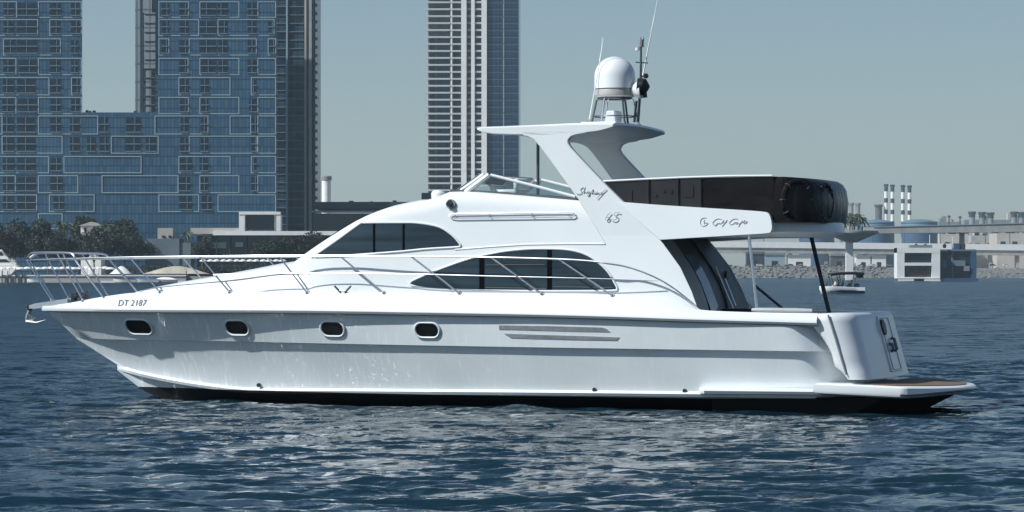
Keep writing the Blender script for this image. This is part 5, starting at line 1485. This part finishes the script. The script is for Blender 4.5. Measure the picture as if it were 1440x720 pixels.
def tank(px0, px1, py0, py1, Y, label):
    a, b = W(px0, py1, Y), W(px1, py0, Y); r = (b.x - a.x) / 2; t = thing("storage_tank", label, "storage tank", ((a.x + b.x) / 2, Y + r, 2.2)); h = b.z - 2.2
    mb = MB(); mb.lathe([(r, 0), (r, h)], (0, 0, 0), 40); mb.build("shell", M["tank_blue"], t); mb = MB(); mb.lathe([(r * 1.01, h), (r * 1.01, h + .8), (r * .6, h + 2.4), (.5, h + 3.0)], (0, 0, 0), 40); mb.build("roof", M["slab_blue"], t, smooth=20)
    mb = MB(); mb.lathe([(r * 1.006, h * .93), (r * 1.012, h * .935), (r * 1.012, h * .97), (r * 1.006, h * .975)], (0, 0, 0), 40); mb.build("wind_girder", M["slab_blue"], t)
tank(1271, 1322, 313, 385, 2300, "large round blue storage tank behind the floating villa")
tank(1208, 1261, 313.5, 385, 2340, "blue round storage tank partly behind the lookout palms")
tank(1126, 1176, 322, 385, 2380, "blue storage tank glimpsed under the yacht's flybridge overhang")
def plant_bldg(px0, px1, py0, py1, Y, label, m, roofs):
    a, b = W(px0, py1, Y), W(px1, py0, Y); cx = (a.x + b.x) / 2; t = thing("plant_building", label, "building", (cx, Y, 2.2)); w = (b.x - a.x) / 2; h = b.z - 2.2
    mb = MB(); mb.box(-w, w, 0, 40, 0, h); wl_ = mb.build("wall", m, t, smooth=0)
    rgp = random.Random(px0)
    for k in range(roofs):
        x = rgp.uniform(-w * .9, w * .8); ww = rgp.uniform(2, 6); hh = rgp.uniform(1.5, 7); mb = MB(); mb.box(x, min(x + ww, w), 3, 12, h + .01, h + hh); mb.build("roof_unit", M["beige"] if k % 2 else M["vent"], wl_, smooth=0)
    n = int(w * 2 / 9)
    for k in range(n):
        x = -w + (k + .5) * 2 * w / n; mb = MB(); mb.box(x - 2, x + 2, -.3, -.01, h * .62, h * .8); mb.build("window", M["dark_glass"], wl_, smooth=0)
plant_bldg(1322, 1362, 329, 385, 2450, "pale plant building right of the big blue tank, with roof units", M["beige"], 6)
plant_bldg(1366, 1400, 331, 385, 2480, "mid plant building under the walkway with small roof units", M["concrete"], 5)
plant_bldg(1402, 1452, 328, 385, 2440, "pale plant building at the right edge of the power station", M["beige"], 7)
plant_bldg(1455, 1560, 330, 385, 2460, "long pale plant building beyond the power station's right end", M["beige"], 5)
plant_bldg(1320, 1352, 312, 385, 2950, "distant tall plant hall behind the walkway", M["vent"], 4)
plant_bldg(1356, 1446, 309, 385, 2990, "long distant turbine hall carrying the squat capped chimneys", M["vent"], 6)
for a, b in ((1334.5, 304), (1350, 305)):
    p = W(a, b, 2600); t = thing("lamp_mast", "thin dark mast above the walkway near the power station", "mast", (p.x, 2600, 2.2), 0, "masts near the power station")
    mb = MB(); mb.tube([(0, 0, 0), (0, 0, p.z - 2.2)], .55, 6); mb.build("pole", M["dark_roof"], t); mb = MB(); mb.lathe([(.6, p.z - 3.5), (1.3, p.z - 3), (1.3, p.z - 1.8), (.5, p.z - 1.5)], (0, 0, 0), 8); mb.build("lamp_head", M["dark_roof"], t)

# --- small motor boat with canopy and passengers
YM = 420.0
sm = thing("small_motorboat", "small white and blue motorboat under a black canopy, carrying passengers, behind the stern pole", "boat", (W(1184, 385, YM).x, YM, -.02), R(4))
def sx(px): return (px - 1184) * YM / F_PX
def sz(py): return CAM_H - (py - HORIZON) * YM / F_PX
sh = []
for f in np.linspace(0, 1, 15):
    x = sx(1152 + f * 63); bw = 1.15 * min(1, (f * 4 + .01)) ** .5 * (1 - .12 * f); zt_ = sz(402.2 + 2.0 * f); 
    sh.append([(x, -bw, zt_), (x, -bw * 1.02, zt_ - .45), (x + .25 * (1 - f), -bw * .72, .05), (x + .4 * (1 - f), 0, -.35), (x + .25 * (1 - f), bw * .72, .05), (x, bw * 1.02, zt_ - .45), (x, bw, zt_), (x, bw * .8, zt_ + .02), (x, 0, zt_ + .03), (x, -bw * .8, zt_ + .02)])
mb = MB(); mb.grid(sh, closed=True, cap=True); shull = mb.build("hull", M["white_paint"], sm, smooth=40)
for sgn in (-1,):
    r0, r1 = [], []
    for f in np.linspace(.28, .99, 12):
        i = f * 14; k = int(i); k = min(k, 13); u = i - k
        a = Vector(sh[k][1]).lerp(Vector(sh[k + 1][1]), u); b = Vector(sh[k][2]).lerp(Vector(sh[k + 1][2]), u); tt = min(1, (f - .28) * 6)
        r0.append(a.lerp(b, .5 - .5 * tt) + Vector((0, -.06, 0))); r1.append(a.lerp(b, .5 + .35 * tt) + Vector((0, -.06, 0)))
    mb = MB(); mb.grid([r0, r1]); mb.build("blue_side", M["blue_paint"], shull)
mb = MB(); mb.tube([(sx(1165), -1.16, sz(409.5)), (sx(1168), -1.18, sz(410)), (sx(1171), -1.18, sz(410.2))], .07, 6); mb.build("bow_mark", M["black"], shull)
mb = MB(); rwc = []
for f in np.linspace(0, 1, 8):
    x = sx(1166 + f * 48); z = sz(385 - 2 * math.sin(f * 2.6)); rwc.append([(x, y, z + .12 * (1 - (y / 1.1) ** 2)) for y in (-1.1, -.6, 0, .6, 1.1)])
mb.grid(rwc); mb.grid([[Vector(p) - Vector((0, 0, .12)) for p in r] for r in rwc]); mb.grid([[Vector(r[0]) for r in rwc], [Vector(r[0]) - Vector((0, 0, .3)) for r in rwc]]); mb.build("canopy", M["black"], sm, smooth=60)
for a, b in ((1170, 1166.5), (1182, 1178), (1199, 1203)):
    for y in (-1.0, 1.0):
        mb = MB(); mb.tube([(sx(a), y, sz(403)), (sx(b), y, sz(385))], .045, 6); mb.build("canopy_pole", M["black"], sm)
mb = MB(); mb.box(sx(1206), sx(1213), -.9, .9, sz(390.5), sz(383.5)); mb.build("tower_rack", M["black"], sm, bevel=.1)
mb = MB(); mb.prism([(sx(1188), -.9, sz(403)), (sx(1195), -.9, sz(403)), (sx(1193), -.9, sz(396.5))], [(sx(1188), .9, sz(403)), (sx(1195), .9, sz(403)), (sx(1193), .9, sz(396.5))]); mb.build("windscreen", M["dark_glass"], sm, smooth=0)
mb = MB(); mb.lathe([(.35, 0), (.45, .15), (.35, .42), (.1, .5)], (sx(1205), 0, sz(403.4)), 12); mb.build("engine_hump", M["tank_blue"], sm)
def person(px, y, zseat, label, cloth, skin, face):
    """seated figure grown from a jointed skeleton"""
    t = thing("person", label, "person", (0, 0, 0))
    def grow(name, pts, edges, rad, m):
        me = bpy.data.meshes.new(name); me.from_pydata(pts, edges, []); o = bpy.data.objects.new(name, me); COL.objects.link(o)
        sk = o.modifiers.new("skin", "SKIN"); o.modifiers.new("sub", "SUBSURF").levels = 1
        for i, r_ in enumerate(rad): me.skin_vertices[0].data[i].radius = (r_, r_)
        me.skin_vertices[0].data[0].use_root = True
        me.materials.append(m); o.parent = t; return o
    pts = [(0, 0, .10), (0, 0, .32), (0, 0, .54), (0, 0, .63), (.02, 0, .73), (.03, 0, .84), (0, .19, .55), (.04, .25, .29), (.24, .18, .16), (0, -.19, .55), (.06, -.25, .29), (.26, -.18, .18), (.06, .1, .1), (.44, .12, .12), (.48, .13, -.32), (.06, -.1, .1), (.44, -.12, .12), (.47, -.13, -.32)]
    ed = [(0, 1), (1, 2), (2, 3), (3, 4), (4, 5), (2, 6), (6, 7), (7, 8), (2, 9), (9, 10), (10, 11), (0, 12), (12, 13), (13, 14), (0, 15), (15, 16), (16, 17)]
    rd_ = [.15, .145, .15, .06, .095, .075, .07, .05, .035, .07, .05, .035, .09, .07, .05, .09, .07, .05]
    grow("body", pts, ed, rd_, cloth)
    mb = MB(); mb.lathe([(.03, -.12), (.075, -.07), (.095, .0), (.085, .07), (.04, .11)], (.03, 0, .80), 12); mb.build("head", skin, t)
    mb = MB(); mb.lathe([(.10, .02), (.102, .06), (.075, .11), (.02, .13)], (.02, 0, .80), 12); mb.build("hair", M["black"], t)
    w_ = Matrix.Translation(sm.location) @ Matrix.Rotation(sm.rotation_euler.z, 4, "Z") @ Vector((sx(px), y, zseat)); t.location = w_; t.rotation_euler = (0, 0, face)
bench = sz(402.5)
for i, (a, y) in enumerate(((1163, .1), (1174, -.35), (1180, .3), (1185, -.3), (1198, .2))):
    mb = MB(); mb.box(sx(a) - .28, sx(a) + .24, y - .3, y + .3, bench - .2, bench + .02); mb.build("seat", M["vent"], sm, bevel=.04)
person(1163, .1, bench, "person in dark clothes sitting on the small boat's open bow", M["cloth_a"], M["skin"], R(180))
person(1174, -.35, bench, "person in pale clothes sitting under the front of the small boat's canopy", M["cloth_b"], M["skin"], R(200))
person(1180, .3, bench, "person in dark clothes sitting at the middle of the small boat behind the pale one", M["cloth_a"], M["skin"], R(170))
person(1185, -.3, bench, "person in black clothes at the small boat's windscreen", M["black"], M["skin"], R(180))
person(1198, .2, bench, "person in pale clothes sitting at the small boat's stern", M["cloth_b"], M["skin"], R(190))
